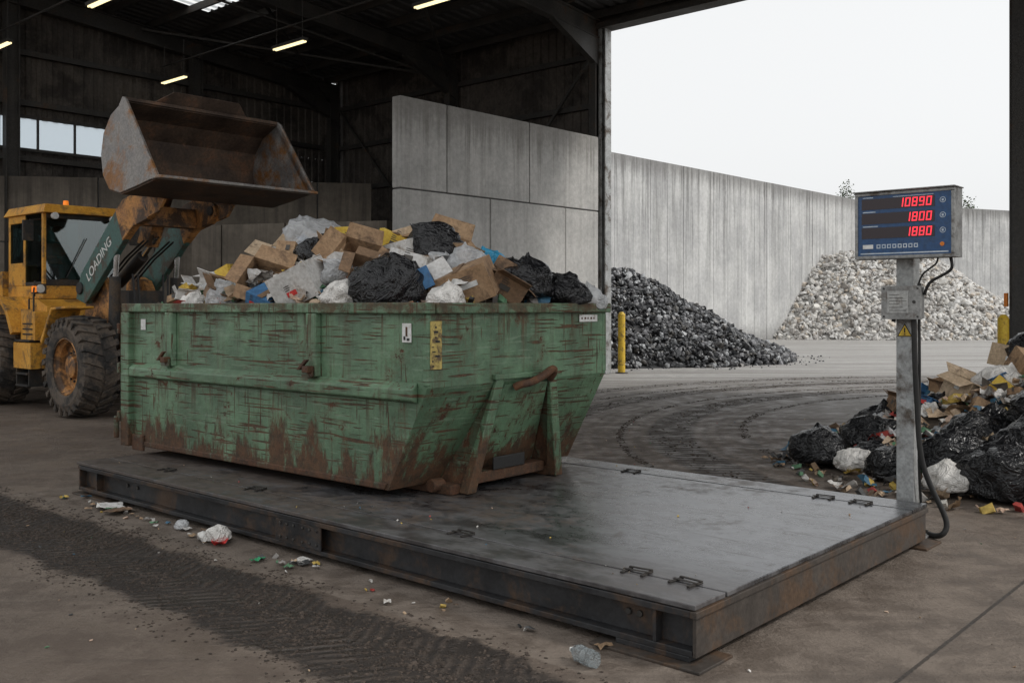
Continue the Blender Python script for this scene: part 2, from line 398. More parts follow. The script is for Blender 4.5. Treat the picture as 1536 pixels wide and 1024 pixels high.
for z in(1.6,3.2,4.8,6.35,8.0,9.5): b.box(XG-.08,XG+.12,-22,-.5,z,z+.16,dark_steel)
b.beam((XG+.5,-.1,9.5),(-6.5,-.1,3.2),.08,.08,dark_steel); b.beam((-6.0,-.12,3.2),(-.4,-.12,9.5),.08,.08,dark_steel)
b.beam((XG+.3,-.4,9.8),(-6.3,-8,zr(-8)-.4),.07,.07,dark_steel); b.beam((-6.2,-.4,9.8),(-.2,-8,zr(-8)-.4),.07,.07,dark_steel)
b.beam((-6.3,-.4,9.8),(XG+.3,-8,zr(-8)-.4),.07,.07,dark_steel)
b.done('girts_and_bracing',bd)
b=MB()
b.box(-.25,22,-.35,.16,10.25,10.42,dark_steel); b.box(-.25,22,-.1,-.04,10.42,EAVE-.02,dark_steel); b.box(-.25,22,-.3,.2,EAVE-.06,EAVE-.021,dark_steel)
b.done('door_header',bd)
b=MB()
b.box(.04,.14,-.3,.1,0,10.25,galv); b.box(.2,.26,-.25,.05,0,10.25,galv); b.box(.14,.2,-.12,-.06,0,10.25,galv)
b.box(11.28,11.36,-.3,.1,0,10.25,dark_steel)
b.done('door_guide_rail',bd,bevel=.008)
b=MB(); orange=grunge('orange_paint',(.65,.18,.02),(.7,.22,.03))
b.box(11.2,11.27,-.42,-.3,2.0,2.3,orange); b.done('door_switch',bd,bevel=.01)
b=MB()
b.rod((XG+.3,-7.3,9.9),(12,-7.3,9.9),.03,dark_steel,8); b.rod((XG+.3,-12.5,9.9),(12,-12.5,9.9),.03,dark_steel,8)
b.rod((-6.3,-1,9.75),(-6.3,-16,10.9),.04,dark_steel,8)
b.done('conduits',bd)
lamp=emit('lamp_tube',(1,.84,.46),1.5)
for xi in(-11.5,-5.3,.55):
    for yi in(-7.5,-12.8):
        le=E('fluorescent_light' ,(2.74+HX*xi+VX*yi,29.2+HY*xi+VY*yi,9.25),ROT)
        b=MB(); b.box(-.75,.75,-.09,.09,.03,.11,dark_steel); b.box(-.7,.7,-.06,-.02,-.01,.028,lamp); b.box(-.7,.7,.02,.06,-.01,.028,lamp)
        b.rod((-.6,0,.11),(-.6,0,1.2),.01,dark_steel,6); b.rod((.6,0,.11),(.6,0,1.2),.01,dark_steel,6)
        b.done('fixture',le)

# ---------------------------------------------------------------- bollards
for i,(x,y) in enumerate([(3.3,29.3),(10.1,20.0)]):
    e=E('bollard',(x,y,0)); b=MB()
    b.rod((0,0,0),(0,0,1.76),.11,yellow,24); b.rod((0,0,1.76),(0,0,1.84),.11,yellow,24,.05); b.rod((0,0,0),(0,0,.03),.19,dark_steel,20)
    b.done('post',e,bevel=.01)

# ---------------------------------------------------------------- weighbridge platform
def deck_mat():
    m,nt,b=newmat('deck_steel'); o=OBJ(nt)
    n1=NZ(nt,o,.7,5,.7,.3); n2=NZ(nt,MP(nt,o,(0,0,0),(.8,1.5,1)),2.6,5,.75); n3=NZ(nt,o,45,4,.7)
    n4=NZ(nt,MP(nt,o,(0,0,3),(.25,3.5,1)),3,5,.8,.3); n7=NZ(nt,o,9,5,.78)
    x=SEP(nt,o)
    col=MIX(nt,SS(nt,n2,.38,.62),(.09,.092,.10),(.26,.265,.28))
    dirt=SS(nt,M(nt,'ADD',n1,M(nt,'ADD',M(nt,'MULTIPLY',M(nt,'SUBTRACT',n7,.5),.5),M(nt,'MULTIPLY',x[0],-.055))),.60,.80)
    fr=M(nt,'SUBTRACT',1,SS(nt,M(nt,'ADD',x[1],M(nt,'MULTIPLY',n7,.6)),.5,1.3)); dirt=M(nt,'MAXIMUM',dirt,M(nt,'MULTIPLY',fr,.5))
    dirt=M(nt,'MAXIMUM',dirt,M(nt,'MULTIPLY',SS(nt,n4,.54,.68),.5))
    dirt=M(nt,'MAXIMUM',dirt,M(nt,'MULTIPLY',SS(nt,n7,.56,.7),.45))
    col=MIX(nt,M(nt,'MULTIPLY',dirt,.88),col,MIX(nt,SS(nt,n7,.35,.65),(.045,.034,.027),(.10,.076,.06)))
    setin(nt,b.inputs['Base Color'],col)
    setin(nt,b.inputs['Metallic'],M(nt,'SUBTRACT',.85,M(nt,'MULTIPLY',dirt,.8)))
    setin(nt,b.inputs['Roughness'],M(nt,'ADD',M(nt,'ADD',SS(nt,n2,.3,.7,.16,.30),M(nt,'MULTIPLY',n7,.10)),M(nt,'MULTIPLY',dirt,.22)))
    BUMP(nt,b,M(nt,'ADD',M(nt,'MULTIPLY',n3,.5),n2),.15,.01)
    return m
deck=deck_mat()
frame=grunge('scale_frame_paint',(.018,.019,.021),(.036,.036,.038),2,(.35,.65),.2,.2,25,(.08,.05,.032),.42,2.5)
frame2=grunge('scale_frame_worn',(.045,.038,.033),(.075,.062,.052),2,(.45,.7),.2,.25,25,(.09,.055,.033),.46,2.5)
pf=E('truck_weighing_scale',(1.01,5.37,0),ROT)
L=7.55; W=3.73; T=.35
b=MB()
b.box(-L+.0,-.0,.0,.339,T-.03,T,deck); b.box(-L,-.0,.361,W-.361,T-.031,T-.001,deck); b.box(-L,0,W-.339,W,T-.03,T,deck)
b.done('deck_plates',pf,bevel=.004)
b=MB()
for (ya,yb,ys) in((.02,.16,1),(W-.16,W-.02,-1)):
    b.box(-L+.03,-.03,ya,yb,T-.075,T-.032,frame); b.box(-L+.03,-.03,ya,yb,.05,.085,frame)
    yw_=ya+.07 if ys>0 else yb-.085
    b.box(-L+.03,-.03,yw_,yw_+.015,.085,T-.075,frame)
b.box(-L+.03,-.03,-.004,.02,T-.075,T-.036,frame)
b.box(-.028,-.004,.02,W-.02,.05,T-.034,frame2); b.box(-L+.004,-L+.028,.02,W-.02,.05,T-.034,frame)
b.box(-.03,.012,-.006,W,T-.075,T-.036,frame2)
for x in(-L+.4,-3.66,-.28):
    b.box(x-.012,x+.012,.02,.09,.086,T-.076,frame)
b.box(-3.95,-3.35,.004,.0195,.09,T-.078,frame)
for i in range(6):
    for zz in(.13,.24):
        xx=-3.88+i*.09 if i<3 else -3.4-(5-i)*.09
        b.rod((xx,-.006,zz),(xx,.005,zz),.012,dark_steel,8)
for xx in(-.5,-.42,-6.6,-6.4): b.rod((xx,.075,.2),(xx,.092,.2),.02,dark_steel,10)
b.box(-L+.2,-.2,.2,W-.2,.1,T-.06,black)
b.done('steel_frame',pf,bevel=.004)
b=MB()
for (x,y) in((-.35,.05),(-L+.25,.1),(-.35,W-.1),(-L+.25,W-.1),(-3.7,W-.1)):
    b.box(x-.33,x+.42,y-.12,y+.25,.0,.018,frame2); b.box(x-.2,x+.3,y-.03,y+.16,.018,.05,frame)
b.done('foot_plates',pf,bevel=.004)
b=MB()
hm=grunge('handle_steel',(.03,.027,.025),(.05,.043,.038),5,(.5,.7),.4)
for (x,y,ang) in((-.62,.35,.1),(-.27,.35,-.1),(-2.15,.35,0),(-4.75,.35,.2),(-6.3,.35,0),(-.75,W-.35,.1),(-.42,W-.36,0),(-2.75,W-.35,.1)):
    X=Matrix.Translation((x,y,0))@Matrix.Rotation(ang,4,'Z')
    for d in(-.07,.07):
        b.box(d-.011,d+.011,-.075,.06,T+.001,T+.012,hm,X)
    b.box(-.081,.081,.040,.06,T+.0125,T+.020,hm,X)
    b.box(-.095,.095,-.012,.012,T+.0125,T+.016,hm,X)
b.done('lifting_handles',pf,bevel=.002)

# ---------------------------------------------------------------- roll-off container
def paint_rust(name,green,rust_lvl=0.,bot=1):
    m,nt,b=newmat(name); o=OBJ(nt); z=SEP(nt,o)[2]
    n1=NZ(nt,o,1.3,5,.6); n2=NZ(nt,o,9,5,.75); n3=NZ(nt,o,50,5,.7); n5=NZ(nt,o,3.0,5,.78,.3)
    g1=tuple(c*.74 for c in green); g2=tuple(c*1.2 for c in green)
    col=MIX(nt,SS(nt,n1,.38,.62),g1,g2)
    col=MIX(nt,.45,col,RAMP(nt,n2,[(.3,(.3,.3,.3)),(.7,(.7,.7,.7))]),'OVERLAY')
    stv=NZ(nt,MP(nt,o,(0,0,0),(5,5,.3)),1.5,5,.75)
    col=MIX(nt,M(nt,'MULTIPLY',SS(nt,stv,.5,.68),.5),col,(.085,.075,.042))
    sc2=NZ(nt,MP(nt,o,(10,-12,0),(1.2,1.2,16),(8,1,2)),2,2,.5)
    col=MIX(nt,M(nt,'MULTIPLY',SS(nt,sc2,.63,.65),.35),col,(.24,.32,.23))
    r=SS(nt,M(nt,'ADD',n5,rust_lvl),.625,.665)
    for k,(rot,s,t) in enumerate([((18,24,10),(.9,.9,28),.645),((-22,-38,0),(1.3,1.3,26),.65),((5,6,0),(1.1,1.1,34),.655),((12,-16,0),(26,26,1.4),.67),((-40,52,20),(1.2,1.2,30),.65)]):
        wv_=NZ(nt,MP(nt,o,(0,0,0),(1,1,1),(k*5,0,0)),1.1,3)
        q=NZ(nt,MP(nt,o,rot,s,(k*3.1,k,k*2)),1.5,1,.5,.0)
        q=M(nt,'MULTIPLY',SS(nt,q,t-.008,t+.008),SS(nt,wv_,.47,.56))
        r=M(nt,'MAXIMUM',r,M(nt,'MULTIPLY',q,.9))
    if bot:
        wv=NZ(nt,MP(nt,o,(0,0,0),(2.0,2.0,.6)),1.6,5,.75)
        zz=M(nt,'ADD',z,M(nt,'MULTIPLY',M(nt,'SUBTRACT',wv,.5),2.2))
        lo=M(nt,'SUBTRACT',1,SS(nt,zz,.58,.84))
        r=M(nt,'MAXIMUM',r,M(nt,'MULTIPLY',lo,.94))
        run=M(nt,'MULTIPLY',SS(nt,NZ(nt,MP(nt,o,(0,0,0),(7,7,.22),(4,0,0)),1.5,4,.75),.55,.64),M(nt,'MAXIMUM',SS(nt,z,1.45,1.95),M(nt,'MULTIPLY',SS(nt,z,.75,1.2),M(nt,'LESS_THAN',z,1.22))))
        r=M(nt,'MAXIMUM',r,M(nt,'MULTIPLY',run,.75))
        hi=SS(nt,M(nt,'ADD',z,M(nt,'MULTIPLY',M(nt,'SUBTRACT',n5,.5),.9)),1.9,2.06)
        r=M(nt,'MAXIMUM',r,M(nt,'MULTIPLY',hi,.75))
    rc=MIX(nt,SS(nt,n2,.3,.7),(.038,.020,.012),(.115,.048,.022))
    rc=MIX(nt,SS(nt,n3,.52,.7),rc,(.15,.07,.033))
    halo=SS(nt,M(nt,'ADD',n5,rust_lvl),.54,.65)
    col=MIX(nt,M(nt,'MULTIPLY',halo,.5),col,(.10,.08,.042))
    col=MIX(nt,r,col,rc)
    setin(nt,b.inputs['Base Color'],col); setin(nt,b.inputs['Roughness'],M(nt,'ADD',.42,M(nt,'MULTIPLY',r,.38)))
    h=M(nt,'ADD',M(nt,'MULTIPLY',n1,2.6),M(nt,'ADD',M(nt,'MULTIPLY',r,-.3),M(nt,'MULTIPLY',n3,.22)))
    BUMP(nt,b,h,.6,.025)
    return m
GR=(.118,.205,.122)
cg=paint_rust('container_paint',GR); cr=paint_rust('container_rusted',(.085,.11,.07),.1)
rustm=grunge('rust',(.06,.03,.018),(.14,.065,.03),6,(.7,.9),0,.4,30)
CR=-math.atan2(.6475,.762)
ct=E('rolloff_container',(-.743,7.97,0),CR)
CL=4.9; CW=2.66; z0=.44; zk=1.33; zt=2.03; y0=.07; y1=CW-.07
prof=[(-CL+.1,z0),(-.47,z0),(-.0,zk),(-.0,zt-.08),(-CL+.1,zt-.08)]
b=MB(); n=len(prof)
v=[(a,y0,c) for a,c in prof]+[(a,y1,c) for a,c in prof]
f=[(0,1,2,3,4),(9,8,7,6,5),(0,5,6,1),(1,6,7,2),(2,7,8,3),(4,9,5,0)]
b.raw(v,f,cg); b.done('body_shell',ct,solid=.03)
b=MB()
b.box(-CL,.05,-.0,.12,zt-.09,zt+.005,cg); b.box(-CL,.05,CW-.12,CW,zt-.09,zt+.005,cg)
b.box(-.05,.07,.121,CW-.121,zt-.088,zt+.003,cg); b.box(-CL-.02,-CL+.1,.121,CW-.121,zt-.088,zt+.003,cg)
for s_ in(0,1):
    f_=(lambda y: y) if s_==0 else (lambda y: CW-y)
    ya,yb=f_(-.02),f_(y0-.012)
    b.hexa([(-CL+.2,ya,1.22),(-.1,ya,1.22),(-.1,yb,1.19),(-CL+.2,yb,1.19),(-CL+.2,ya,1.31),(-.1,ya,1.31),(-.1,yb,1.37),(-CL+.2,yb,1.37)],cg)
    for x in(-3.9,-1.45):
        b.hexa([(x-.07,f_(.0),1.36),(x+.07,f_(.0),1.36),(x+.09,f_(.058),1.36),(x-.09,f_(.058),1.36),(x-.07,f_(.0),zt-.092),(x+.07,f_(.0),zt-.092),(x+.09,f_(.058),zt-.092),(x-.09,f_(.058),zt-.092)],cg)
    b.box(-CL+.0,-CL+.17,min(f_(-.01),f_(.1)),max(f_(-.01),f_(.1)),z0-.02,zt-.092,cg)
    b.box(-CL+.18,-CL+.42,min(f_(.03),f_(.062)),max(f_(.03),f_(.062)),z0-.06,z0+.12,cr)
    b.hexa([(-CL+.2,f_(.045),z0-.01),(-.5,f_(.045),z0-.01),(-.5,f_(.09),z0-.01),(-CL+.2,f_(.09),z0-.01),(-CL+.2,f_(.045),z0+.05),(-.47,f_(.045),z0+.05),(-.47,f_(.09),z0+.05),(-CL+.2,f_(.09),z0+.05)],cr)
for z in(.75,1.3,1.75): b.box(-CL-.05,-CL+.0,-.03,.1,z-.06,z+.06,cr)
b.box(-CL-.06,-CL-.005,.1,CW-.1,z0,zt-.1,cg)
b.rod((-CL-.05,-.03,.5),(-CL-.05,-.03,.75),.03,cr,10)
for yy in(y0-.025,y1-.03):
    b.box(-.03,.02,yy,yy+.055,zk+.01,zt-.09,cg)
b.done('rim_and_ribs',ct,bevel=.012)
b=MB()
def strut(yt,yb_,w=.13):
    b.hexa([(-.18,yb_-w/2,.36),(-.06,yb_-w/2,.36),(-.06,yb_+w/2,.36),(-.18,yb_+w/2,.36),
            (.012,yt-w/2,1.36),(.045,yt-w/2,1.36),(.045,yt+w/2,1.36),(.012,yt+w/2,1.36)],cg)
    s=.015
    b.hexa([(-.47,yb_-s,.42),(-.17,yb_-s,.37),(-.17,yb_+s,.37),(-.47,yb_+s,.42),
            (-.02,yt-s,1.31),(.02,yt-s,1.34),(.02,yt+s,1.34),(-.02,yt+s,1.31)],cr)
strut(.95,.68,.11); strut(1.70,1.93,.11)
b.hexa([(-.42,.74,.5),(-.36,.74,.5),(-.36,1.88,.5),(-.42,1.88,.5),(.004,1.02,1.3),(.03,1.02,1.3),(.03,1.64,1.3),(.004,1.64,1.3)],cg)
b.box(.004,.06,.86,1.82,1.35,1.40,cg)
b.box(-.44,-.2,.75,1.87,.40,.50,cr)
b.box(-.2,-.18,1.1,1.55,.5,.62,black)  # black plate painted in as the shaded opening between the struts
for yy in(.6,1.96):
    b.box(-CL+.25,-.17,yy-.08,yy+.08,.352,.44,cr)
b.rod((-.34,.44,.43),(-.34,.58,.43),.06,cr,16)
b.rod((-.34,2.05,.43),(-.34,2.18,.43),.06,cr,16)
b.done('hook_frame',ct,bevel=.01)
cable('lifting_hook',[(.04,1.14,1.27),(.09,1.16,1.30),(.14,1.25,1.31),(.16,1.42,1.37),(.16,1.54,1.43),(.13,1.62,1.40),(.05,1.64,1.32)],.036,rustm,ct)
b=MB()
for x in(-3.9,-1.45):
    b.box(x-.09,x+.07,-.035,-.012,1.36,1.44,cr)
    b.hexa([(x-.12,-.075,1.42),(x-.07,-.075,1.42),(x-.07,-.04,1.42),(x-.12,-.04,1.42),(x+.0,-.075,1.52),(x+.05,-.075,1.52),(x+.05,-.04,1.52),(x+.0,-.04,1.52)],rustm)
    b.box(x-.03,x+.06,-.078,-.0,1.40,1.46,rustm)
b.done('tarp_hooks',ct,bevel=.008)
ylab=grunge('yellow_label',(.42,.32,.09),(.52,.4,.12),10,(.5,.6),0,.05,30,(.12,.08,.04),.46,9)
b=MB()
b.box(-.28,-.17,y0-.022,y0-.0175,1.70,1.86,white); b.box(-.235,-.215,y0-.026,y0-.0225,1.75,1.83,redp if False else rustm); b.box(-.26,-.24,y0-.026,y0-.0225,1.72,1.75,black); b.box(-.22,-.19,y0-.026,y0-.0225,1.715,1.735,black)
b.box(-4.55,-4.45,y0-.022,y0-.0175,1.74,1.86,white)
b.box(.0215,.0255,.02+.06,.155+.06,1.48,1.88,ylab)
b.box(.019,.0235,2.15,2.45,1.85,1.92,white)
rs=random.Random(4)
for k in range(9): zz=1.5+.04*k; yy=.09+rs.uniform(0,.05); b.box(.0257,.0270,yy,yy+rs.uniform(.015,.06),zz,zz+rs.uniform(.006,.022),black)
for k in range(5): b.box(.0237,.025,2.18+k*.05,2.2+k*.05+.01*(k%2),1.875,1.895,rustm)
b.done('labels',ct)

# ---------------------------------------------------------------- waste items
card=grunge('cardboard',(.27,.165,.09),(.40,.265,.155),3,(.75,.9),0,.15,30,(.13,.08,.05),.4,4)
card2=grunge('cardboard_dark',(.17,.105,.06),(.25,.155,.09),3,(.75,.9),0,.15,30,(.09,.06,.04),.42,4)
card3=grunge('cardboard_pale',(.42,.31,.20),(.52,.40,.28),3,(.75,.9),0,.15,30,(.2,.14,.09),.38,4)
cardw=grunge('white_carton',(.52,.51,.49),(.68,.66,.63),3,(.6,.8),0,.15,30,(.28,.23,.18),.38,4)
cardy=grunge('yellow_carton',(.62,.41,.05),(.72,.49,.08),3,(.6,.8),0,.15,30,(.25,.16,.06),.34,4)
cardb=grunge('blue_carton',(.04,.13,.28),(.06,.18,.35),3,(.5,.7),0,.15,30,(.1,.1,.1),.36,4)
cardr=grunge('red_carton',(.38,.04,.03),(.48,.07,.05),3,(.5,.7),0,.15,30,(.15,.06,.05),.36,4)
redp=grunge('red_print',(.5,.03,.03),(.6,.05,.04)); inkp=grunge('ink_print',(.05,.045,.04),(.09,.08,.07)); blup=grunge('blue_print',(.03,.10,.25),(.04,.14,.3))
def plastic(name,c,rough,alpha=1,bs=5,st=.8):
    m,nt,b=newmat(name); p=POS(nt)
    n=NZ(nt,p,bs,3,.55,1.2); n2=NZ(nt,p,bs*3.1,3,.6,.9)
    c1=M(nt,'ABSOLUTE',M(nt,'SUBTRACT',n,.5)); c2=M(nt,'ABSOLUTE',M(nt,'SUBTRACT',n2,.5))
    h=M(nt,'SUBTRACT',1,M(nt,'ADD',M(nt,'MULTIPLY',c1,4),M(nt,'MULTIPLY',c2,1.2)))
    setin(nt,b.inputs['Base Color'],MIX(nt,SS(nt,n,.3,.7),c,tuple(min(1,x*1.6) for x in c)))
    b.inputs['Roughness'].default_value=rough; b.inputs['Alpha'].default_value=alpha
    BUMP(nt,b,h,st,.04)
    return m
bagk=plastic('black_plastic_bag',(.008,.008,.009),.2,1,4.5,.7)
bagw=plastic('clear_plastic_bag',(.52,.53,.54),.25,.6)
bagg=plastic('white_plastic_bag',(.56,.54,.51),.38)
bagb=plastic('blue_plastic_bag',(.03,.25,.42),.35)
mixt=islands('mixed_litter',[(.55,.53,.5),(.3,.2,.12),(.04,.04,.04),(.45,.33,.22),(.6,.58,.55),(.12,.1,.08),(.35,.24,.15),(.05,.14,.22),(.5,.48,.44),(.22,.15,.1),(.35,.05,.04),(.07,.07,.07),(.55,.40,.30),(.1,.22,.12),(.28,.26,.24),(.5,.35,.08)],.6,.4,20)
def bag(b,c,r,mat,seed,sq=.75,knot=True,sub=4):
    bm=bmesh.new(); bmesh.ops.create_icosphere(bm,subdivisions=sub,radius=1)
    o=Vector((seed*3.7,seed*1.3,seed*2.1)); rs=random.Random(seed)
    tl=Matrix.Rotation(rs.uniform(0,6.28),3,'Z')@Matrix.Rotation(rs.uniform(-.8,.8),3,'X'); np_=rs.choice([7,9,11])
    sx,sy=rs.uniform(.85,1.2),rs.uniform(.85,1.1)
    v=[]; N_=noise.noise
    for q in bm.verts:
        p=q.co.copy()
        d=1+.24*N_(p*1.2+o)
        d+=.11*(1-2.4*abs(N_(p*2.3+o*2)))+.06*(1-2.4*abs(N_(p*4.7+o)))+.025*(1-2.4*abs(N_(p*9.5+o)))
        ang=math.atan2(p.y,p.x); top=max(0,p.z)**2
        d+=.07*math.sin(ang*np_+5*N_(p*2+o))*top
        k=p*d
        if knot and p.z>.86:
            t=(p.z-.86)/.14; k.x*=(1-.78*t**.7); k.y*=(1-.78*t**.7); k.z+=.26*t+.05*math.sin(ang*5)*t
        k=tl@Vector((k.x*sx,k.y*sy,k.z)); k.z*=sq
        if k.z<-.45*sq: k.z=-.45*sq+(k.z+.45*sq)*.3
        v.append(tuple(k*r+Vector(c)))
    f=[tuple(x.index for x in q.verts) for q in bm.faces]; bm.free()
    b.raw(v,f,mat)
def carton(b,c,s,rot,mat,open_=True,seed=0,inner=None):
    rs=random.Random(seed); X=Matrix.Translation(c)@Matrix.Rotation(rot[2],4,'Z')@Matrix.Rotation(rot[1],4,'Y')@Matrix.Rotation(rot[0],4,'X')
    sx,sy,sz=s[0]/2,s[1]/2,s[2]/2; t=.006
    j=lambda a:a+rs.uniform(-.006,.006)
    def quad(p,mt=mat):
        p=[Vector(q) for q in p]; n_=(p[1]-p[0]).cross(p[3]-p[0]).normalized()*t/2
        b.hexa([p[0]-n_,p[1]-n_,p[2]-n_,p[3]-n_,p[0]+n_,p[1]+n_,p[2]+n_,p[3]+n_],mt,X)
    A=[(j(-sx),j(-sy),-sz),(j(sx),j(-sy),-sz),(j(sx),j(sy),-sz),(j(-sx),j(sy),-sz)]
    T=[(j(-sx),j(-sy),sz),(j(sx),j(-sy),sz),(j(sx),j(sy),sz),(j(-sx),j(sy),sz)]
    quad(A)
    for i in range(4): k=(i+1)%4; quad([A[i],A[k],T[k],T[i]])
    ink=rs.choice([inkp,inkp,redp,blup,white]) if mat is not card2 else inkp
    for sg in(-1,1):
        e_=.0095; u0=rs.uniform(-.7,.0)*sx; w_=rs.uniform(.3,.7)*sx; h0=rs.uniform(-.6,0)*sz
        y_=sg*(sy+e_)
        if rs.random()<.85:
            b.raw([(u0,y_,h0),(u0+w_,y_,h0),(u0+w_,y_,h0+.05),(u0,y_,h0+.05)],[(0,1,2,3)],ink,X)
            for q in range(3): b.raw([(u0,y_,h0+.065+q*.02),(u0+w_*rs.uniform(.4,1),y_,h0+.065+q*.02),(u0+w_*.5,y_,h0+.073+q*.02),(u0,y_,h0+.073+q*.02)],[(0,1,2,3)],inkp,X)
        x_=sg*(sx+e_); u0=rs.uniform(-.6,0)*sy; w_=rs.uniform(.3,.6)*sy
        if rs.random()<.6: b.raw([(x_,u0,h0),(x_,u0+w_,h0),(x_,u0+w_,h0+.06),(x_,u0,h0+.06)],[(0,1,2,3)],ink,X)
    if open_:
        outs=[(0,-1),(1,0),(0,1),(-1,0)]
        for i in range(4):
            k=(i+1)%4; a=rs.uniform(-.6,1.2); ln=min(sx,sy)*rs.uniform(.7,.95)
            ox,oy=outs[i][0]*ln*math.cos(a),outs[i][1]*ln*math.cos(a); oz=ln*math.sin(a)
            P=Vector(T[i]);Q=Vector(T[k]); d=Vector((ox,oy,oz)); sh=(Q-P)*.04
            quad([P,Q,Q+d-sh,P+d+sh])
    else:
        quad([(T[0][0],T[0][1],sz),(T[1][0],T[1][1],sz),(T[2][0],T[2][1],sz+rs.uniform(-.02,.02)),(T[3][0],T[3][1],sz)])
        b.box(-.03,.03,-sy,sy,sz+.008,sz+.010,card2,X)
def sheet(b,c,s,seed,mat,fold=.35,n=7,rot=None):
    rs=random.Random(seed); o=Vector((seed*1.7,seed*.9,3))
    X=Matrix.Translation(c)@Matrix.Rotation(rs.uniform(0,6.28),4,'Z')@Matrix.Rotation(rs.uniform(-.9,.9) if rot is None else rot,4,'X')
    v=[]
    for i in range(n):
        for k in range(n):
            x=(i/(n-1)-.5)*s;y=(k/(n-1)-.5)*s*.75
            z=s*fold*(noise.noise(Vector((x/s*3,y/s*3,0))+o)+.5*(.5-abs(noise.noise(Vector((x/s*6,y/s*6,4))+o))))
            v.append((x+rs.uniform(-.06,.06)*s*.5,y+rs.uniform(-.06,.06)*s*.5,z+rs.uniform(-.02,.02)*s))
    f=[(i*n+k,i*n+k+1,(i+1)*n+k+1,(i+1)*n+k) for i in range(n-1) for k in range(n-1)]
    b.raw(v,f,mat,X)
def chunk(b,c,s,mat,rs):
    q=[]
    for p in((-1,-1,-1),(1,-1,-1),(1,1,-1),(-1,1,-1),(-1,-1,1),(1,-1,1),(1,1,1),(-1,1,1)):
        q.append((p[0]*s[0]*rs.uniform(.5,1),p[1]*s[1]*rs.uniform(.5,1),p[2]*s[2]*rs.uniform(.5,1)))
    X=Matrix.Translation(c)@Matrix.Rotation(rs.uniform(0,6.28),4,'Z')@Matrix.Rotation(rs.uniform(-1,1),4,'X')@Matrix.Rotation(rs.uniform(-1,1),4,'Y')
    b.hexa(q,mat,X)
def litterfill(b,hf,x0,x1,y0_,y1_,n,seed,smin=.03,smax=.11,lift=.0):
    rs=random.Random(seed)
    for i in range(n):
        x=rs.uniform(x0,x1);y=rs.uniform(y0_,y1_);z=hf(x,y)
        if z is None: continue
        a=rs.uniform(smin,smax)
        if rs.random()<.45: sheet(b,(x,y,z+lift+a*.4),a*3.0,seed*1000+i,mixt,.4,4)
        else: chunk(b,(x,y,z+lift+a*.2),(a,a*rs.uniform(.3,1),a*rs.uniform(.15,.7)),mixt,rs)

ld=E('mixed_waste_load',(-.743,7.97,0),CR)
def hc(x,y):
    u=(x+4.75)/4.6; v_=(y-.14)/2.38
    if not(0<u<1 and 0<v_<1): return None
    e=min(1,4*u)*min(1,6*(1-u)); f_=min(1,3.2*v_)*min(1,3.2*(1-v_))
    hh=.38+.22*math.exp(-((x+2.7)/1.2)**2)
    return 1.86+hh*(.35+.65*e)*(.25+.75*f_)*1.15
b=MB(); nx,ny=60,34; v=[]; f=[]
for i in range(nx):
    for k in range(ny):
        x=-4.74+4.58*i/(nx-1); y=.145+2.37*k/(ny-1)
        z=(hc(x,y) or 1.86)+.07*noise.noise(Vector((x*3,y*3,1)))-.04
        v.append((x,y,z))
f=[(i*ny+k,(i+1)*ny+k,(i+1)*ny+k+1,i*ny+k+1) for i in range(nx-1) for k in range(ny-1)]
dirtf=grunge('dirt_fill',(.06,.045,.035),(.11,.085,.066),4,(.8,.9),0,.5,20)
b.raw(v,f,dirtf)
b.done('fill_base',ld,smooth=False)
b=MB(); litterfill(b,hc,-4.7,-.2,.16,2.5,1100,3,.03,.085); b.done('small_litter',ld,recalc=False)
b=MB()
bags=[((-.88,.46,2.15),.35,bagk),((-1.25,1.45,2.52),.32,bagk),((-.35,1.75,2.22),.27,bagk),((-.15,2.15,2.12),.24,bagk),((-2.35,.85,2.52),.24,bagk),
((-3.0,1.35,2.62),.40,bagw),((-3.5,1.5,2.4),.28,bagw),((-3.4,.7,2.26),.22,bagg),((-.85,1.75,2.40),.18,bagb),((-.75,1.35,2.38),.22,bagw),((-4.3,.6,2.02),.2,bagg),
((-1.9,1.8,2.5),.26,bagg),((-1.2,.2,2.08),.17,bagg),((-.1,2.42,2.05),.18,bagw),((-2.0,2.0,2.5),.25,bagk),((-3.9,1.6,2.2),.25,bagk),((-1.0,2.2,2.28),.26,bagk),((-.6,2.3,2.16),.2,bagg),((-4.45,1.3,2.0),.2,bagw),((-3.2,.26,2.06),.2,bagw),((-.2,.5,2.03),.17,bagg),((-3.85,.3,2.0),.17,bagg),((-1.65,.5,2.3),.17,bagw)]
for i,(c,r,m_) in enumerate(bags): bag(b,c,r,m_,i+1,.85)
b.done('bags',ld,smooth=True)
b=MB()
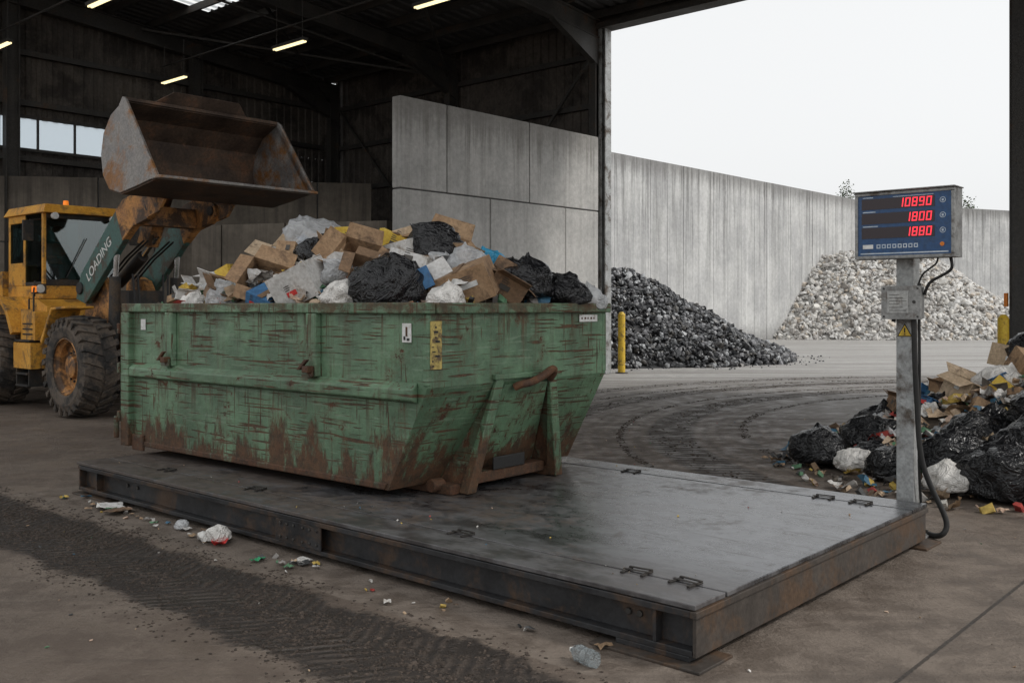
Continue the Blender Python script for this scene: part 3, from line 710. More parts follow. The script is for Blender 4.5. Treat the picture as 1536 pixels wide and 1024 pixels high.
cs=[((-.45,1.0,2.2),(.56,.44,.32),(.25,-.35,.5),card,False),((-1.72,.80,2.42),(.44,.38,.3),(.85,.25,.3),card,True),((-1.98,.30,2.22),(.48,.36,.34),(.25,-.4,.3),cardw,False),
((-2.6,.36,2.22),(.44,.36,.32),(.95,.3,.5),card,True),((-3.75,.6,2.16),(.44,.32,.30),(.2,.3,.3),cardw,True),((-3.0,.75,2.36),(.42,.4,.3),(.5,.6,.9),card3,True),
((-2.3,1.3,2.70),(.42,.32,.24),(.1,.2,.3),cardy,False),((-2.0,1.45,2.64),(.5,.4,.22),(-.2,-.3,1.2),card3,False),((-1.5,1.15,2.54),(.45,.36,.2),(.15,-.2,.2),cardw,False),
((-1.5,1.75,2.6),(.5,.4,.25),(.3,.3,.5),card,True),((-3.3,.35,2.12),(.4,.3,.22),(.6,.2,1.4),card2,True),((-1.35,.6,2.28),(.36,.3,.24),(.8,.3,.9),card2,True),
((-2.7,1.7,2.6),(.5,.4,.3),(.3,-.4,.9),card2,False),((-4.1,1.0,2.12),(.4,.3,.24),(.5,.2,.2),card3,False),((-.3,1.4,2.2),(.35,.3,.2),(.3,.5,1),card2,True),
((-2.2,.72,2.38),(.4,.32,.24),(.5,-.3,.1),cardw,False),((-2.40,.2,2.05),(.3,.26,.2),(.4,.4,.4),cardb,False),((-3.55,1.1,2.36),(.4,.3,.26),(.3,.9,.4),card,False),
((-4.0,.45,2.02),(.34,.26,.22),(.3,-.3,1.1),card3,False),((-1.75,1.3,2.68),(.3,.24,.16),(.1,.4,.7),cardy,False),((-2.85,1.1,2.5),(.34,.3,.24),(.9,.2,.2),card,True),((-1.15,1.0,2.42),(.4,.28,.16),(-.2,.25,.4),cardw,False)]
for i,(c,s,r_,m_,op) in enumerate(cs): carton(b,c,s,r_,m_,op,i)
rs=random.Random(61)
for i in range(40):
    x=rs.uniform(-4.4,-.4);y=rs.uniform(.3,2.2); s=rs.uniform(.14,.36)
    carton(b,(x,y,(hc(x,y) or 2)+.09),(s,s*.75,s*rs.uniform(.4,.75)),(rs.uniform(-.6,.7),rs.uniform(-.6,.6),rs.uniform(0,3)),rs.choice([card,card,card3,card2,cardw,cardw,cardy,cardb,cardr]),rs.random()<.3,200+i)
for i in range(26):
    x=rs.uniform(-4.5,-.3);y=rs.uniform(.2,2.2); sheet(b,(x,y,(hc(x,y) or 2)+.1),rs.uniform(.15,.34),500+i,rs.choice([card3,cardw,bagg,bagw,bagg,bagw]),.4,8)
b.done('cartons',ld,recalc=False)

# ---------------------------------------------------------------- waste heap at right
hp=E('waste_heap',(0,0,0))
def hr(x,y):
    r=math.hypot((x-8.3)/4.3,(y-12.6)/3.2)
    if r>=1: return None
    return 1.6*(1-r)**.8+.12*noise.noise(Vector((x*1.5,y*1.5,0)))
b=MB(); nx=60; v=[]
for i in range(nx):
    for k in range(nx):
        x=4+8.6*i/(nx-1);y=9.4+6.4*k/(nx-1); h=hr(x,y); v.append((x,y,(h if h is not None else 0)-.03))
b.raw(v,[(i*nx+k,(i+1)*nx+k,(i+1)*nx+k+1,i*nx+k+1) for i in range(nx-1) for k in range(nx-1)],dirtf)
b.done('heap_base',hp,smooth=True)
b=MB(); litterfill(b,hr,4,9.5,9.4,15.8,2000,11,.03,.11)
def hr2(x,y):
    return .02 if (hr(x,y) is None and math.hypot((x-6.4)/3.3,(y-11.8)/2.9)<1) else None
litterfill(b,hr2,3.0,7,9.0,14.5,420,12,.02,.08)
b.done('small_litter',hp,recalc=False)
b=MB()
kb=[((3.85,12.25,.2),.33,bagk),((4.75,12.6,.25),.38,bagk),((4.35,11.2,.16),.27,bagk),((5.6,12.9,.42),.42,bagk),((5.0,10.9,.3),.40,bagk),((5.75,11.6,.42),.42,bagk),((5.15,10.1,.23),.42,bagk),
((4.6,10.25,.17),.23,bagg),((6.2,11.0,.7),.45,bagk),((5.6,10.5,.45),.36,bagk),((6.5,12.8,.95),.3,bagg),((5.1,13.4,.3),.36,bagk),((7.2,13.2,1.35),.4,bagk),((6.0,12.3,.6),.26,bagg),((7.1,12.3,1.15),.35,bagw),
((4.15,11.75,.12),.2,bagg),((5.5,9.9,.25),.4,bagk),((5.8,9.6,.25),.3,bagg),((6.5,11.9,.85),.3,bagk),((6.1,13.4,.7),.26,bagw),((5.3,11.9,.35),.22,bagw),((6.3,13.9,.75),.22,bagb),((4.5,12.0,.15),.24,bagk),((5.9,14.0,.55),.3,bagk),((6.7,11.2,.9),.34,bagk),((5.35,11.3,.5),.32,bagk)]
for i,(c,r,m_) in enumerate(kb): bag(b,c,r,m_,i+40,.8)
b.done('bags',hp,smooth=True)
b=MB()
cs=[((6.1,12.9,.85),(.6,.45,.3),(.3,.3,.4),card3,True),((5.9,12.2,.62),(.5,.4,.3),(.5,.2,1.4),card,False),((5.45,13.5,.5),(.5,.4,.3),(.2,.5,.8),card2,True),((6.8,12.7,1.2),(.5,.4,.3),(.5,.3,.1),card,False),((5.0,11.8,.3),(.4,.3,.2),(.4,.2,.1),card,False),
((6.9,13.5,1.3),(.5,.4,.3),(.2,.1,.9),card3,False),((4.6,11.7,.12),(.3,.25,.1),(.1,.2,1),cardw,True),((6.3,12.3,.9),(.45,.4,.2),(.7,.2,.9),cardy,False)]
for i,(c,s,r_,m_,op) in enumerate(cs): carton(b,c,s,r_,m_,op,i+30)
rs=random.Random(1900)
for i in range(80):
    x=rs.uniform(4.4,8);y=rs.uniform(10,15); h=hr(x,y)
    if h is None: continue
    if i<30:
        s=rs.uniform(.15,.42); carton(b,(x,y,h+.08),(s,s*.7,s*.5),(rs.uniform(-.6,.7),rs.uniform(-.6,.6),rs.uniform(0,3)),rs.choice([card,card3,card2,card,cardw,cardb,cardr]),rs.random()<.3,700+i)
    else: sheet(b,(x,y,h+.08),rs.uniform(.14,.32),1500+i,rs.choice([card,card3,cardw,bagg,bagw,bagk]),.45,8)
b.done('cartons',hp,recalc=False)

# ---------------------------------------------------------------- rubble piles
def ico():
    bm=bmesh.new(); bmesh.ops.create_icosphere(bm,subdivisions=1,radius=1)
    v=np.array([q.co[:] for q in bm.verts]); f=[tuple(x.index for x in q.verts) for q in bm.faces]; bm.free(); return v,f
IV,IF=ico()
def rubble(name,hf,x0,x1,y0_,y1_,n,s0,s1,mat,base,flat=.7,seed=1,stray=0):
    e=E(name); r=np.random.default_rng(seed); V=[];F=[];o=0
    cnt=0
    while cnt<n:
        x=r.uniform(x0,x1);y=r.uniform(y0_,y1_);h=hf(x,y)
        if h is None: continue
        cnt+=1
        s=r.uniform(s0,s1)*(1 if r.random()>.1 else 1.5)
        q,_=np.linalg.qr(r.normal(size=(3,3)))
        v=IV*r.uniform(.6,1.15,(12,1))*np.array([s,s*r.uniform(.5,1),s*flat*r.uniform(.4,1)])
        v=v@q.T+np.array([x,y,h+r.uniform(-.2,.5)*s])
        V.append(v)
        F+=[(a+o,b_+o,c+o) for a,b_,c in IF]; o+=12
    cnt=0; k=0
    while cnt<stray and k<stray*60:
        k+=1
        x=r.uniform(x0-1.5,x1+1.5);y=r.uniform(y0_-1.5,y1_+1)
        if hf(x,y) is not None: continue
        cx,cy=(x0+x1)/2,(y0_+y1_)/2
        if hf(x+(cx-x)*.16*r.random(),y+(cy-y)*.16*r.random()) is None: continue
        cnt+=1; s=r.uniform(s0*.4,s0); v=IV*r.uniform(.6,1.1,(12,1))*s+np.array([x,y,s*.3]); V.append(v); F+=[(a+o,b_+o,c+o) for a,b_,c in IF]; o+=12
    m=MB(); m.v=[tuple(p) for p in np.vstack(V)]; m.f=F; m.m=[0]*len(F); m.mats=[mat]; m.done('chunks',e,recalc=False)
    nx=50; bb=MB(); v=[]
    for i in range(nx):
        for k in range(nx):
            x=x0+(x1-x0)*i/(nx-1);y=y0_+(y1_-y0_)*k/(nx-1); h=hf(x,y); v.append((x,y,(h-.08) if h is not None else -.05))
    bb.raw(v,[(i*nx+k,(i+1)*nx+k,(i+1)*nx+k+1,i*nx+k+1) for i in range(nx-1) for k in range(nx-1)],base); bb.done('core',e,smooth=True)
def hd(x,y):
    r=math.hypot((x-3.3)/7.6,(y-38.2)/7.0); r+=.07*noise.noise(Vector((x*.5,y*.5,2)))
    if r>=1: return None
    return min(3.35,4.1*(1-r)**1.05)+.16*noise.noise(Vector((x*.8,y*.8,5)))
darkm=islands('dark_scrap',[(.03,.032,.035),(.06,.062,.066),(.02,.02,.022),(.10,.10,.105),(.035,.035,.04),(.36,.37,.38),(.03,.03,.033),(.07,.072,.076),(.055,.05,.045),(.2,.2,.21)],.4,.3,12)
darkb=grunge('dark_scrap_core',(.02,.02,.022),(.04,.04,.042),3)
rubble('dark_scrap_pile',hd,-4.5,11.2,31,45.5,16000,.05,.15,darkm,darkb,.8,3,260)
def hw(x,y):
    r=math.hypot((x-24.4)/12,(y-66)/8.4); r+=.05*noise.noise(Vector((x*.3,y*.3,2)))
    if r>=1: return None
    h=7.4*(1-r)**.95
    h=h if h<5.2 else 5.2+.25*(h-5.2)
    return h+.2*noise.noise(Vector((x*.6,y*.6,5)))
whm=islands('white_scrap',[(.5,.49,.47),(.64,.63,.61),(.56,.54,.51),(.40,.38,.36),(.66,.64,.6),(.24,.22,.2),(.6,.58,.55),(.50,.44,.37),(.62,.61,.59),(.45,.44,.42)],.75,.3,8)
whb=grunge('white_scrap_core',(.28,.27,.25),(.38,.37,.35),3)
rubble('white_scrap_pile',hw,12.2,36.6,57.5,74.5,16000,.08,.24,whm,whb,.8,4,200)

# ---------------------------------------------------------------- indicator post
ip=E('scale_display_post',(3.46,8.5,0),ROT)
b=MB()
b.box(-.075,.075,-.075,.075,.02,2.9,galv); b.box(-.16,.16,-.16,.16,0,.02,galv)
for sx in(-1,1):
    for sy in(-1,1): b.rod((sx*.12,sy*.12,.02),(sx*.12,sy*.12,.05),.014,dark_steel,8)
b.done('post',ip,bevel=.01)
b=MB(); caseg=grunge('case_grey',(.22,.22,.215),(.33,.33,.32),8,(.35,.5),.5,.08,40,(.10,.08,.065),.38,5)
xl,xr,zb,ztp=-.36,.474,2.41,2.985; yf=-.28
b.box(xl,xr,yf+.012,-.078,zb,ztp,caseg)
b.box(xl,xr,yf,yf+.011,zb,zb+.028,caseg);b.box(xl,xr,yf,yf+.011,ztp-.028,ztp,caseg);b.box(xl,xl+.028,yf,yf+.011,zb+.0285,ztp-.0285,caseg);b.box(xr-.028,xr,yf,yf+.011,zb+.0285,ztp-.0285,caseg)
b.box(xl-.01,xr+.01,yf-.03,-.07,ztp+.001,ztp+.012,caseg)
b.done('display_case',ip,bevel=.004)
blue=grunge('panel_blue',(.012,.055,.15),(.018,.072,.185),6,(.25,.4),0,.02,30,(.03,.05,.08),.36,7)
ledbg,_,lb=newmat('led_window'); lb.inputs['Base Color'].default_value=(.02,.008,.012,1); lb.inputs['Roughness'].default_value=.15
led=emit('led_red',(1,.035,.06),1.25); ltb=grunge('print_light',(.45,.53,.6),(.55,.6,.66))
b=MB()
yp=yf+.0085
b.box(xl+.0285,xr-.0285,yp-.001,yf+.0115,zb+.0285,ztp-.0285,blue)
rows=[2.885,2.76,2.635]
nums=['10890','1800','1880']
SEG={'0':'abcdef','1':'bc','8':'abcdefg','9':'abcdfg'}
for zr_,num in zip(rows,nums):
    b.box(xl+.06,xr-.16,yp-.004,yp-.0015,zr_-.048,zr_+.045,ledbg)
    x=xr-.18
    for ch in reversed(num):
        w_,h_,t=.042,.037,.0085
        xc=x-w_/2-.004
        segs={'a':(xc-w_/2,xc+w_/2,h_-t,h_),'d':(xc-w_/2,xc+w_/2,-h_,-h_+t),'g':(xc-w_/2,xc+w_/2,-t/2,t/2),
              'f':(xc-w_/2,xc-w_/2+t,.0,h_),'b':(xc+w_/2-t,xc+w_/2,0,h_),'e':(xc-w_/2,xc-w_/2+t,-h_,0),'c':(xc+w_/2-t,xc+w_/2,-h_,0)}
        for q in SEG[ch]:
            s_=segs[q]; e_=.0015
            p4=[(s_[0]+(e_ if q in'adg' else 0),s_[2]),(s_[1]-(e_ if q in'adg' else 0),s_[2]),(s_[1]-(e_ if q in'adg' else 0),s_[3]),(s_[0]+(e_ if q in'adg' else 0),s_[3])]
            ya_,yb_=yp-.0065+(.0004 if q in 'bcef' else 0),yp-.0042
            P=[(a+.12*c,ya_,zr_+c) for a,c in p4]; Q=[(a+.12*c,yb_,zr_+c) for a,c in p4]
            b.hexa(P+Q,led)
        x-=.058
    for xx in(xr-.095,):
        b.rod((xx,yp-.004,zr_),(xx,yp-.0012,zr_),.024,ltb,16); b.rod((xx,yp-.0045,zr_),(xx,yp-.0041,zr_),.019,blue,16)
        b.box(xx-.008,xx+.008,yp-.0052,yp-.0046,zr_-.010,zr_+.008,ltb)
for i in range(8):
    xx=xl+.19+i*.045; b.box(xx,xx+.033,yp-.003,yp-.0012,2.50,2.535,ltb); b.box(xx+.008,xx+.025,yp-.0036,yp-.0031,2.508,2.527,blue)
b.box(xl+.07,xl+.16,yp-.003,yp-.0012,2.50,2.535,white)
for i,zz in enumerate(rows): b.box(xl+.07,xl+.16+.02*i,yp-.003,yp-.0012,zz+.052,zz+.06,ltb)
b.box(xl+.33,xr-.17,yp-.003,yp-.0012,rows[0]+.05,rows[0]+.056,ltb)
b.rod((xr-.1,yp-.004,2.52),(xr-.1,yp-.0012,2.52),.018,orange,14)
b.box(xl+.05,xr-.05,yp-.003,yp-.0012,2.452,2.462,ltb)
b.done('display_panel',ip)
b=MB(); boxg=grunge('junction_grey',(.13,.13,.128),(.20,.20,.195),8,(.4,.6),.3,.08,40,(.07,.06,.05),.4,5); plate=grunge('info_plate',(.34,.34,.33),(.44,.44,.42),8,(.4,.6),.2,.05,40,(.2,.18,.16),.4,8)
b.box(-.15,.165,-.17,-.077,1.9,2.17,boxg); b.box(-.158,.173,-.2,-.171,1.892,2.178,caseg)
b.box(-.105,.075,-.204,-.2005,1.945,2.135,plate)
for i in range(6): b.box(-.09,.06-(i%3)*.03,-.2055,-.2045,1.965+i*.027,1.969+i*.027,dark_steel)
for xx in(-.135,.15):
    for zz in(1.915,2.155): b.rod((xx,-.206,zz),(xx,-.199,zz),.009,dark_steel,8)
b.rod((.12,-.206,2.04),(.12,-.199,2.04),.014,dark_steel,12)
b.rod((.1,-.14,1.86),(.1,-.14,1.9),.02,black,12); b.rod((.13,-.1,2.17),(.13,-.1,2.2),.016,black,12); b.rod((-.08,-.12,1.87),(-.08,-.12,1.9),.018,black,12)
b.done('junction_box',ip,bevel=.006)
b=MB()
b.raw([(-.065,-.079,1.74),(.065,-.079,1.74),(0,-.079,1.855)],[(0,1,2)],black)
b.raw([(-.054,-.081,1.747),(.054,-.081,1.747),(0,-.081,1.842)],[(0,1,2)],yellow)
b.box(-.005,.005,-.0835,-.0825,1.775,1.815,black); b.box(-.005,.005,-.0835,-.0825,1.757,1.766,black)
b.done('warning_label',ip,recalc=False)
cable('cable_upper',[(.40,-.15,2.42),(.42,-.15,2.35),(.40,-.14,2.30),(.30,-.12,2.25),(.2,-.11,2.2),(.175,-.1,2.10)],.013,black,ip)
cable('cable_upper_b',[(.30,-.15,2.42),(.30,-.15,2.37),(.24,-.14,2.33),(.15,-.12,2.27),(.125,-.1,2.19)],.008,black,ip)
cable('cable_down',[(.1,-.14,1.88),(.1,-.13,1.6),(.115,-.10,1.1),(.13,-.08,.7),(.2,-.02,.45),(.29,.02,.25),(.33,.02,.12),(.28,-.04,.03),(.15,.1,.02)],.024,black,ip)
cable('cable_down_b',[(.13,-.1,1.9),(.13,-.08,1.2),(.11,-.07,.5),(.1,.1,.03)],.012,black,ip)

# ---------------------------------------------------------------- wheel loader
ly=grunge('loader_yellow',(.58,.27,.035),(.70,.35,.05),2,(.35,.6),0,.12,25,(.17,.10,.045),.44,2.2)
lyd=grunge('loader_orange_worn',(.40,.18,.055),(.54,.26,.08),3,(.5,.75),0,.25,25,(.08,.045,.025),.5,2.5)
teal=grunge('loader_teal',(.045,.11,.095),(.06,.14,.12),3,(.4,.6),0,.12,25,(.07,.055,.04),.44,3)
ldk=grunge('loader_dark',(.02,.02,.02),(.045,.04,.036),3,(.5,.7),.2,.2,25,(.08,.055,.035),.42,3)
tyre=grunge('tyre_rubber',(.018,.017,.016),(.035,.031,.028),4,(.7,.9),0,.3,30,(.10,.078,.06),.5,3)
chrome=grunge('chrome_rod',(.5,.5,.5),(.6,.6,.6),5,(.15,.25),1,.02,30)
bksteel=grunge('bucket_steel',(.17,.16,.155),(.32,.30,.28),2,(.35,.6),.4,.25,25,(.26,.12,.04),.44,1.6)
bkin=grunge('bucket_inside',(.05,.034,.026),(.11,.075,.053),2,(.55,.8),.2,.35,20,(.16,.085,.05),.4,2)
gl,gn_,gb_=newmat('cab_glass')
gt=gn_.nodes.new('ShaderNodeBsdfTransparent'); gt.inputs[0].default_value=(.42,.5,.5,1); gg=gn_.nodes.new('ShaderNodeBsdfGlossy'); gg.inputs['Roughness'].default_value=.03; gg.inputs[0].default_value=(.8,.85,.86,1)
gx=gn_.nodes.new('ShaderNodeMixShader'); gx.inputs[0].default_value=.14
gn_.links.new(gt.outputs[0],gx.inputs[1]); gn_.links.new(gg.outputs[0],gx.inputs[2]); gn_.links.new(gx.outputs[0],gn_.nodes['Material Output'].inputs[0])
lo=E('wheel_loader',(-7.1,18.46,0),ROT)
def wheel(name,x,y,s):
    b=MB(); r=.9; hw_=.31
    b.lathe([(.50,-hw_+.03),(.55,-hw_),(.70,-hw_-.02),(.80,-hw_+.01),(.86,-hw_+.06),(.875,-.12),(.88,0),(.875,.12),(.86,hw_-.06),(.80,hw_-.01),(.70,hw_+.02),(.55,hw_),(.50,hw_-.03)],(x,y,.92),tyre,48)
    N=26
    for i in range(N):
        for sd_ in(-1,1):
            t0=2*math.pi*(i+(.5 if sd_>0 else 0))/N; P=[]
            for rr_ in(.86,.925):
                for (yy,dt) in((.02*sd_,0),(.02*sd_,.11),(hw_*sd_,.25),(hw_*sd_,.12)):
                    rq=rr_-(.035 if abs(yy)>.2 else 0); t=t0+dt
                    P.append((x+rq*math.cos(t),y+yy,.92+rq*math.sin(t)))
            b.hexa(P,tyre)
            P=[]
            for (rr_,dt) in((.74,.20),(.885,.25),(.885,.12),(.74,.15)):
                P.append((rr_,t0+dt))
            q0=[(x+a*math.cos(t),y+sd_*(hw_-.01),.92+a*math.sin(t)) for a,t in P]; q1=[(x+a*math.cos(t),y+sd_*(hw_+.025),.92+a*math.sin(t)) for a,t in P]
            b.hexa(q0+q1,tyre)
    b.done(name+'_tyre',lo,smooth=False,bevel=.006)
    b=MB(); o=s
    b.lathe([(.50,.30*o),(.52,.29*o),(.50,.24*o),(.44,.20*o),(.42,.10*o),(.36,.08*o),(.30,.10*o),(.22,.12*o),(.20,.20*o),(.14,.22*o),(.0,.22*o)],(x,y,.92),lyd,40)
    b.lathe([(.50,-.30*o),(.46,-.2*o),(.0,-.2*o)],(x,y,.92),ldk,24)
    for i in range(12):
        t=2*math.pi*i/12; b.rod((x+.27*math.cos(t),y+.10*o,.92+.27*math.sin(t)),(x+.27*math.cos(t),y+.14*o,.92+.27*math.sin(t)),.02,ldk,8)
    b.done(name+'_rim',lo,smooth=False)
wheel('front_right',0,-1.08,-1); wheel('front_left',0,1.08,1); wheel('rear_right',-3.65,-1.08,-1); wheel('rear_left',-3.65,1.08,1)
b=MB()
b.box(-1.2,.75,-.45,.45,.65,1.45,ldk); b.rod((0,-1.0,.92),(0,1.0,.92),.2,ldk,16); b.rod((-3.65,-1,.92),(-3.65,1,.92),.2,ldk,16)
for yy in(-.48,.30): b.prism([(-1.3,1.2),(.5,1.2),(.35,1.6),(-.35,2.5),(-.75,2.62),(-1.05,2.45)],yy,yy+.18,lyd)
b.box(.3,.8,-.5,.5,.75,1.3,lyd)
b.box(-1.9,-1.2,-.3,.3,.7,1.5,ldk)
for sg in(-1,1):
    a,c=sorted((sg*.74,sg*1.3))
    b.hexa([(-1.25,a,1.35),(-1.18,a,1.3),(-1.18,c,1.3),(-1.25,c,1.35),(-.8,a,1.98),(-.75,a,1.93),(-.75,c,1.93),(-.8,c,1.98)],ly)
    b.hexa([(-.8,a,1.93),(-.2,a,1.96),(-.2,c,1.96),(-.8,c,1.93),(-.8,a,1.98),(-.2,a,2.01),(-.2,c,2.01),(-.8,c,1.98)],ly)
b.done('front_frame',lo,bevel=.02)
b=MB()
b.box(-6.6,-1.75,-.55,.55,.75,1.5,ldk)
b.prism([(-1.75,1.35),(-1.75,2.0),(-2.2,2.15),(-4.3,2.15),(-4.3,1.5)],-.95,.95,ly)
b.prism([(-4.3,1.5),(-4.3,2.75),(-6.3,2.6),(-6.7,2.4),(-6.75,1.4)],-.8,.8,ly)
b.box(-6.95,-6.7,-1.1,1.1,.7,1.5,ldk)
for sg in(-1,1):
    a,c=sorted((sg*.8,sg*1.36))
    b.prism([(-2.45,1.45),(-2.35,1.5),(-2.65,1.95),(-3.0,2.2),(-4.4,2.22),(-4.4,2.14),(-3.05,2.12),(-2.72,1.9)],a,c,ly)
    a,c=sorted((sg*.95,sg*1.28))
    b.box(-2.5,-1.7,a,c,.8,1.3,ly); b.box(-2.45,-1.75,a,c+.0,1.32,1.36,ldk)
    for zz in(.45,.68): b.box(-2.4,-1.85,a,c,zz,zz+.04,ldk)
    for xx in(-2.42,-1.85): b.box(xx,xx+.03,a+.02,c-.02,.45,.8,ldk)
b.prism([(-1.7,1.35),(-1.7,1.9),(-2.35,1.95),(-2.35,1.35)],-1.2,-.955,ly)
for zz in(1.45,1.55,1.65): b.box(-2.25,-1.8,-1.21,-1.201,zz,zz+.03,ldk)
b.rod((-2.33,-1.05,1.95),(-2.33,-1.05,2.15),.02,ldk,8)
b.done('rear_body',lo,bevel=.025)
b=MB(); cx0,cx1,cy=-4.05,-2.35,.78
b.box(cx0,cx1,-cy,cy,2.16,2.42,ly)
b.hexa([(cx0-.12,-cy-.06,3.88),(cx1+.16,-cy-.06,3.88),(cx1+.16,cy+.06,3.88),(cx0-.12,cy+.06,3.88),(cx0-.02,-cy+.02,4.06),(cx1+.06,-cy+.02,4.06),(cx1+.06,cy-.02,4.06),(cx0-.02,cy-.02,4.06)],ly)
for (x,y,mt) in((cx0+.04,-cy+.04,ly),(cx0+.04,cy-.04,ly),(cx1-.04,-cy+.04,ly),(cx1-.04,cy-.04,ldk),(-3.25,-cy+.035,ly),(-3.25,cy-.035,ldk)):
    b.box(x-.04,x+.04,y-.035,y+.035,2.42,3.88,mt)
b.box(cx0+.08,-3.29,-cy+.0,-cy+.05,2.42,2.9,ly); b.box(cx0+.08,-3.29,-cy+.0,-cy+.05,3.72,3.879,ly)
b.box(-3.21,cx1-.08,-cy+.01,-cy+.05,2.42,2.5,ldk); b.box(cx1-.06,cx1,-cy+.08,cy-.08,2.42,2.55,ldk); b.box(cx1-.06,cx1,-cy+.08,cy-.08,3.78,3.879,ldk)
b.box(cx0,cx0+.04,-cy+.08,cy-.08,2.42,2.9,ly)
b.done('cab_frame',lo,bevel=.015)
b=MB()
b.box(cx1-.04,cx1-.03,-cy+.08,cy-.08,2.55,3.78,gl); b.box(cx0+.08,-3.29,-cy+.02,-cy+.03,2.9,3.72,gl); b.box(-3.21,cx1-.08,-cy+.02,-cy+.03,2.5,3.88,gl)
b.box(cx0+.08,cx1-.08,cy-.03,cy-.02,2.45,3.88,gl); b.box(cx0+.01,cx0+.02,-cy+.08,cy-.08,2.9,3.88,gl)
b.done('cab_glass',lo)
b2=MB(); b2.box(-3.75,-3.2,-.27,.27,2.45,2.72,ldk); b2.box(-3.85,-3.68,-.27,.27,2.72,3.4,ldk); b2.rod((-2.6,0,2.5),(-2.8,0,2.98),.04,ldk,10); b2.rod((-2.8,0,2.97),(-2.83,0,3.0),.19,ldk,20); b2.box(-2.75,-2.45,-.5,.5,2.43,2.7,ldk)
b2.rod((cx1-.0,-.3,2.6),(cx1+.02,.1,3.4),.012,ldk,6)
b2.done('seat_and_console',lo,bevel=.01)
b=MB(); amber=emit('amber_beacon',(1,.25,.02),.5); lens=grunge('lamp_lens',(.6,.6,.58),(.7,.7,.68),5,(.1,.2))
b.rod((-3.3,.1,4.06),(-3.3,.1,4.1),.07,ldk,16); b.rod((-3.3,.1,4.1),(-3.3,.1,4.25),.06,amber,16,.05)
b.rod((-2.2,-1.0,2.42),(-2.2,-1.0,2.2),.02,ldk,8)
for sg in(-1,1):
    b.box(-2.1,-1.98,sg*.98-.12,sg*.98+.12,2.25,2.45,ldk); b.rod((-1.98,sg*.98,2.35),(-1.96,sg*.98,2.35),.085,lens,16)
    b.box(-2.05,-1.95,sg*1.12,sg*1.12+.06,2.28,2.4,amber)
    b.rod((cx1+.1,sg*.6,3.82),(cx1+.18,sg*.6,3.82),.07,lens,14)
    b.rod((-2.4,sg*.8,3.75),(-2.25,sg*1.08,3.7),.015,ldk,8); b.box(-2.3,-2.24,sg*1.1-.1,sg*1.1+.1,3.3,3.7,ldk)
    b.rod((-1.8,sg*1.18,1.4),(-1.8,sg*1.18,2.3),.018,ldk,8); b.rod((-1.8,sg*1.18,2.3),(-2.3,sg*.95,2.5),.018,ldk,8)
b.done('lamps_and_mirrors',lo,bevel=.008)
b=MB()
arm=[(-1.15,2.15),(-.75,2.05),(.95,3.35),(.75,3.82),(.45,3.75),(-.95,2.62)]
tip=[(.72,3.18),(1.1,3.42),(1.6,3.52),(1.82,3.66),(1.78,3.84),(1.5,4.0),(1.2,4.02),(.72,3.92),(.45,3.75)]
for yy in(-.66,.54):
    b.prism(arm,yy,yy+.12,teal)
    b.prism(tip,yy-.012,yy+.132,lyd)
    b.rod((-.95,yy-.04,2.35),(-.95,yy+.16,2.35),.12,ldk,16)
    b.rod((1.68,yy-.05,3.74),(1.68,yy+.17,3.74),.09,ldk,16)
b.box(.9,1.2,-.54,.54,3.45,3.8,lyd)
b.done('lift_arms',lo,bevel=.015)
b=MB()
for yy in(-.4,.4):
    b.rod((.25,yy*1.5,1.25),(.32,yy*1.5,2.55),.10,ldk,16); b.rod((.32,yy*1.5,2.5),(.42,yy*1.5,3.25),.05,chrome,12)
b.prism([(.2,3.2),(.55,3.1),(1.25,4.25),(1.15,4.55),(.95,4.5)],-.12,.12,lyd)
b.rod((-.75,0,2.45),(.2,0,2.95),.11,ldk,16); b.rod((.2,0,2.95),(.7,0,3.3),.055,chrome,12)
b.beam((1.1,0,4.42),(1.5,0,4.5),.14,.16,lyd)
for yy in(-.3,-.22,.2,.28):
    b.rod((-.6,yy,2.5),(.1,yy,2.9),.02,black,8); b.rod((.1,yy,2.9),(.8,yy,3.2),.02,black,8); b.rod((.6,yy,1.4),(.5,yy*1.2,2.6),.02,black,8)
b.box(.0,.35,-.35,.35,1.4,2.3,ldk)
b.done('linkage_and_hydraulics',lo,bevel=.01)
tx=text('arm_lettering','LOADING',.26,(-.62,-.662,2.46),(R(90),R(-37),0),white,lo,.002)
ya,yb=-1.42,1.5
bp=[(3.4,4.03),(2.75,3.93),(2.2,3.86),(1.82,3.95),(1.6,4.2),(1.53,4.55),(1.62,4.9),(1.88,5.18),(2.32,5.36)]
b=MB()
n=len(bp); b.raw([(a,ya,c) for a,c in bp]+[(a,yb,c) for a,c in bp],[(i,i+1,i+1+n,i+n) for i in range(n-1)],bkin)
ob=b.done('bucket_shell',lo,recalc=False,solid=.05)
b=MB()
for yy in(ya-.03,yb): b.prism(bp,yy,yy+.03,bksteel)
b.box(3.2,3.52,ya-.04,yb+.04,3.995,4.045,bksteel)
for yy in(ya-.05,yb-.0): b.prism([(3.46,4.0),(3.3,4.0),(2.2,5.3),(2.32,5.42),(2.42,5.36)],yy,yy+.05,bksteel)
b.prism([(2.25,5.33),(2.36,5.36),(2.34,5.42),(2.22,5.41)],ya,yb,bkin)
b.hexa([(2.22,-.9,5.41),(2.27,-.9,5.41),(2.27,.9,5.41),(2.22,.9,5.41),(2.38,-.6,5.62),(2.42,-.6,5.62),(2.42,.65,5.62),(2.38,.65,5.62)],bkin)
for yy in(-.62,.0,.58): b.box(2.1,2.24,yy-.04,yy+.04,5.3,5.5,lyd)
for yy in(-.72,.6): b.prism([(1.75,3.55),(2.1,3.62),(2.3,3.82),(1.8,3.92),(1.57,4.2),(1.5,4.05)],yy,yy+.05,lyd)
b.done('bucket_plates',lo,bevel=.01)

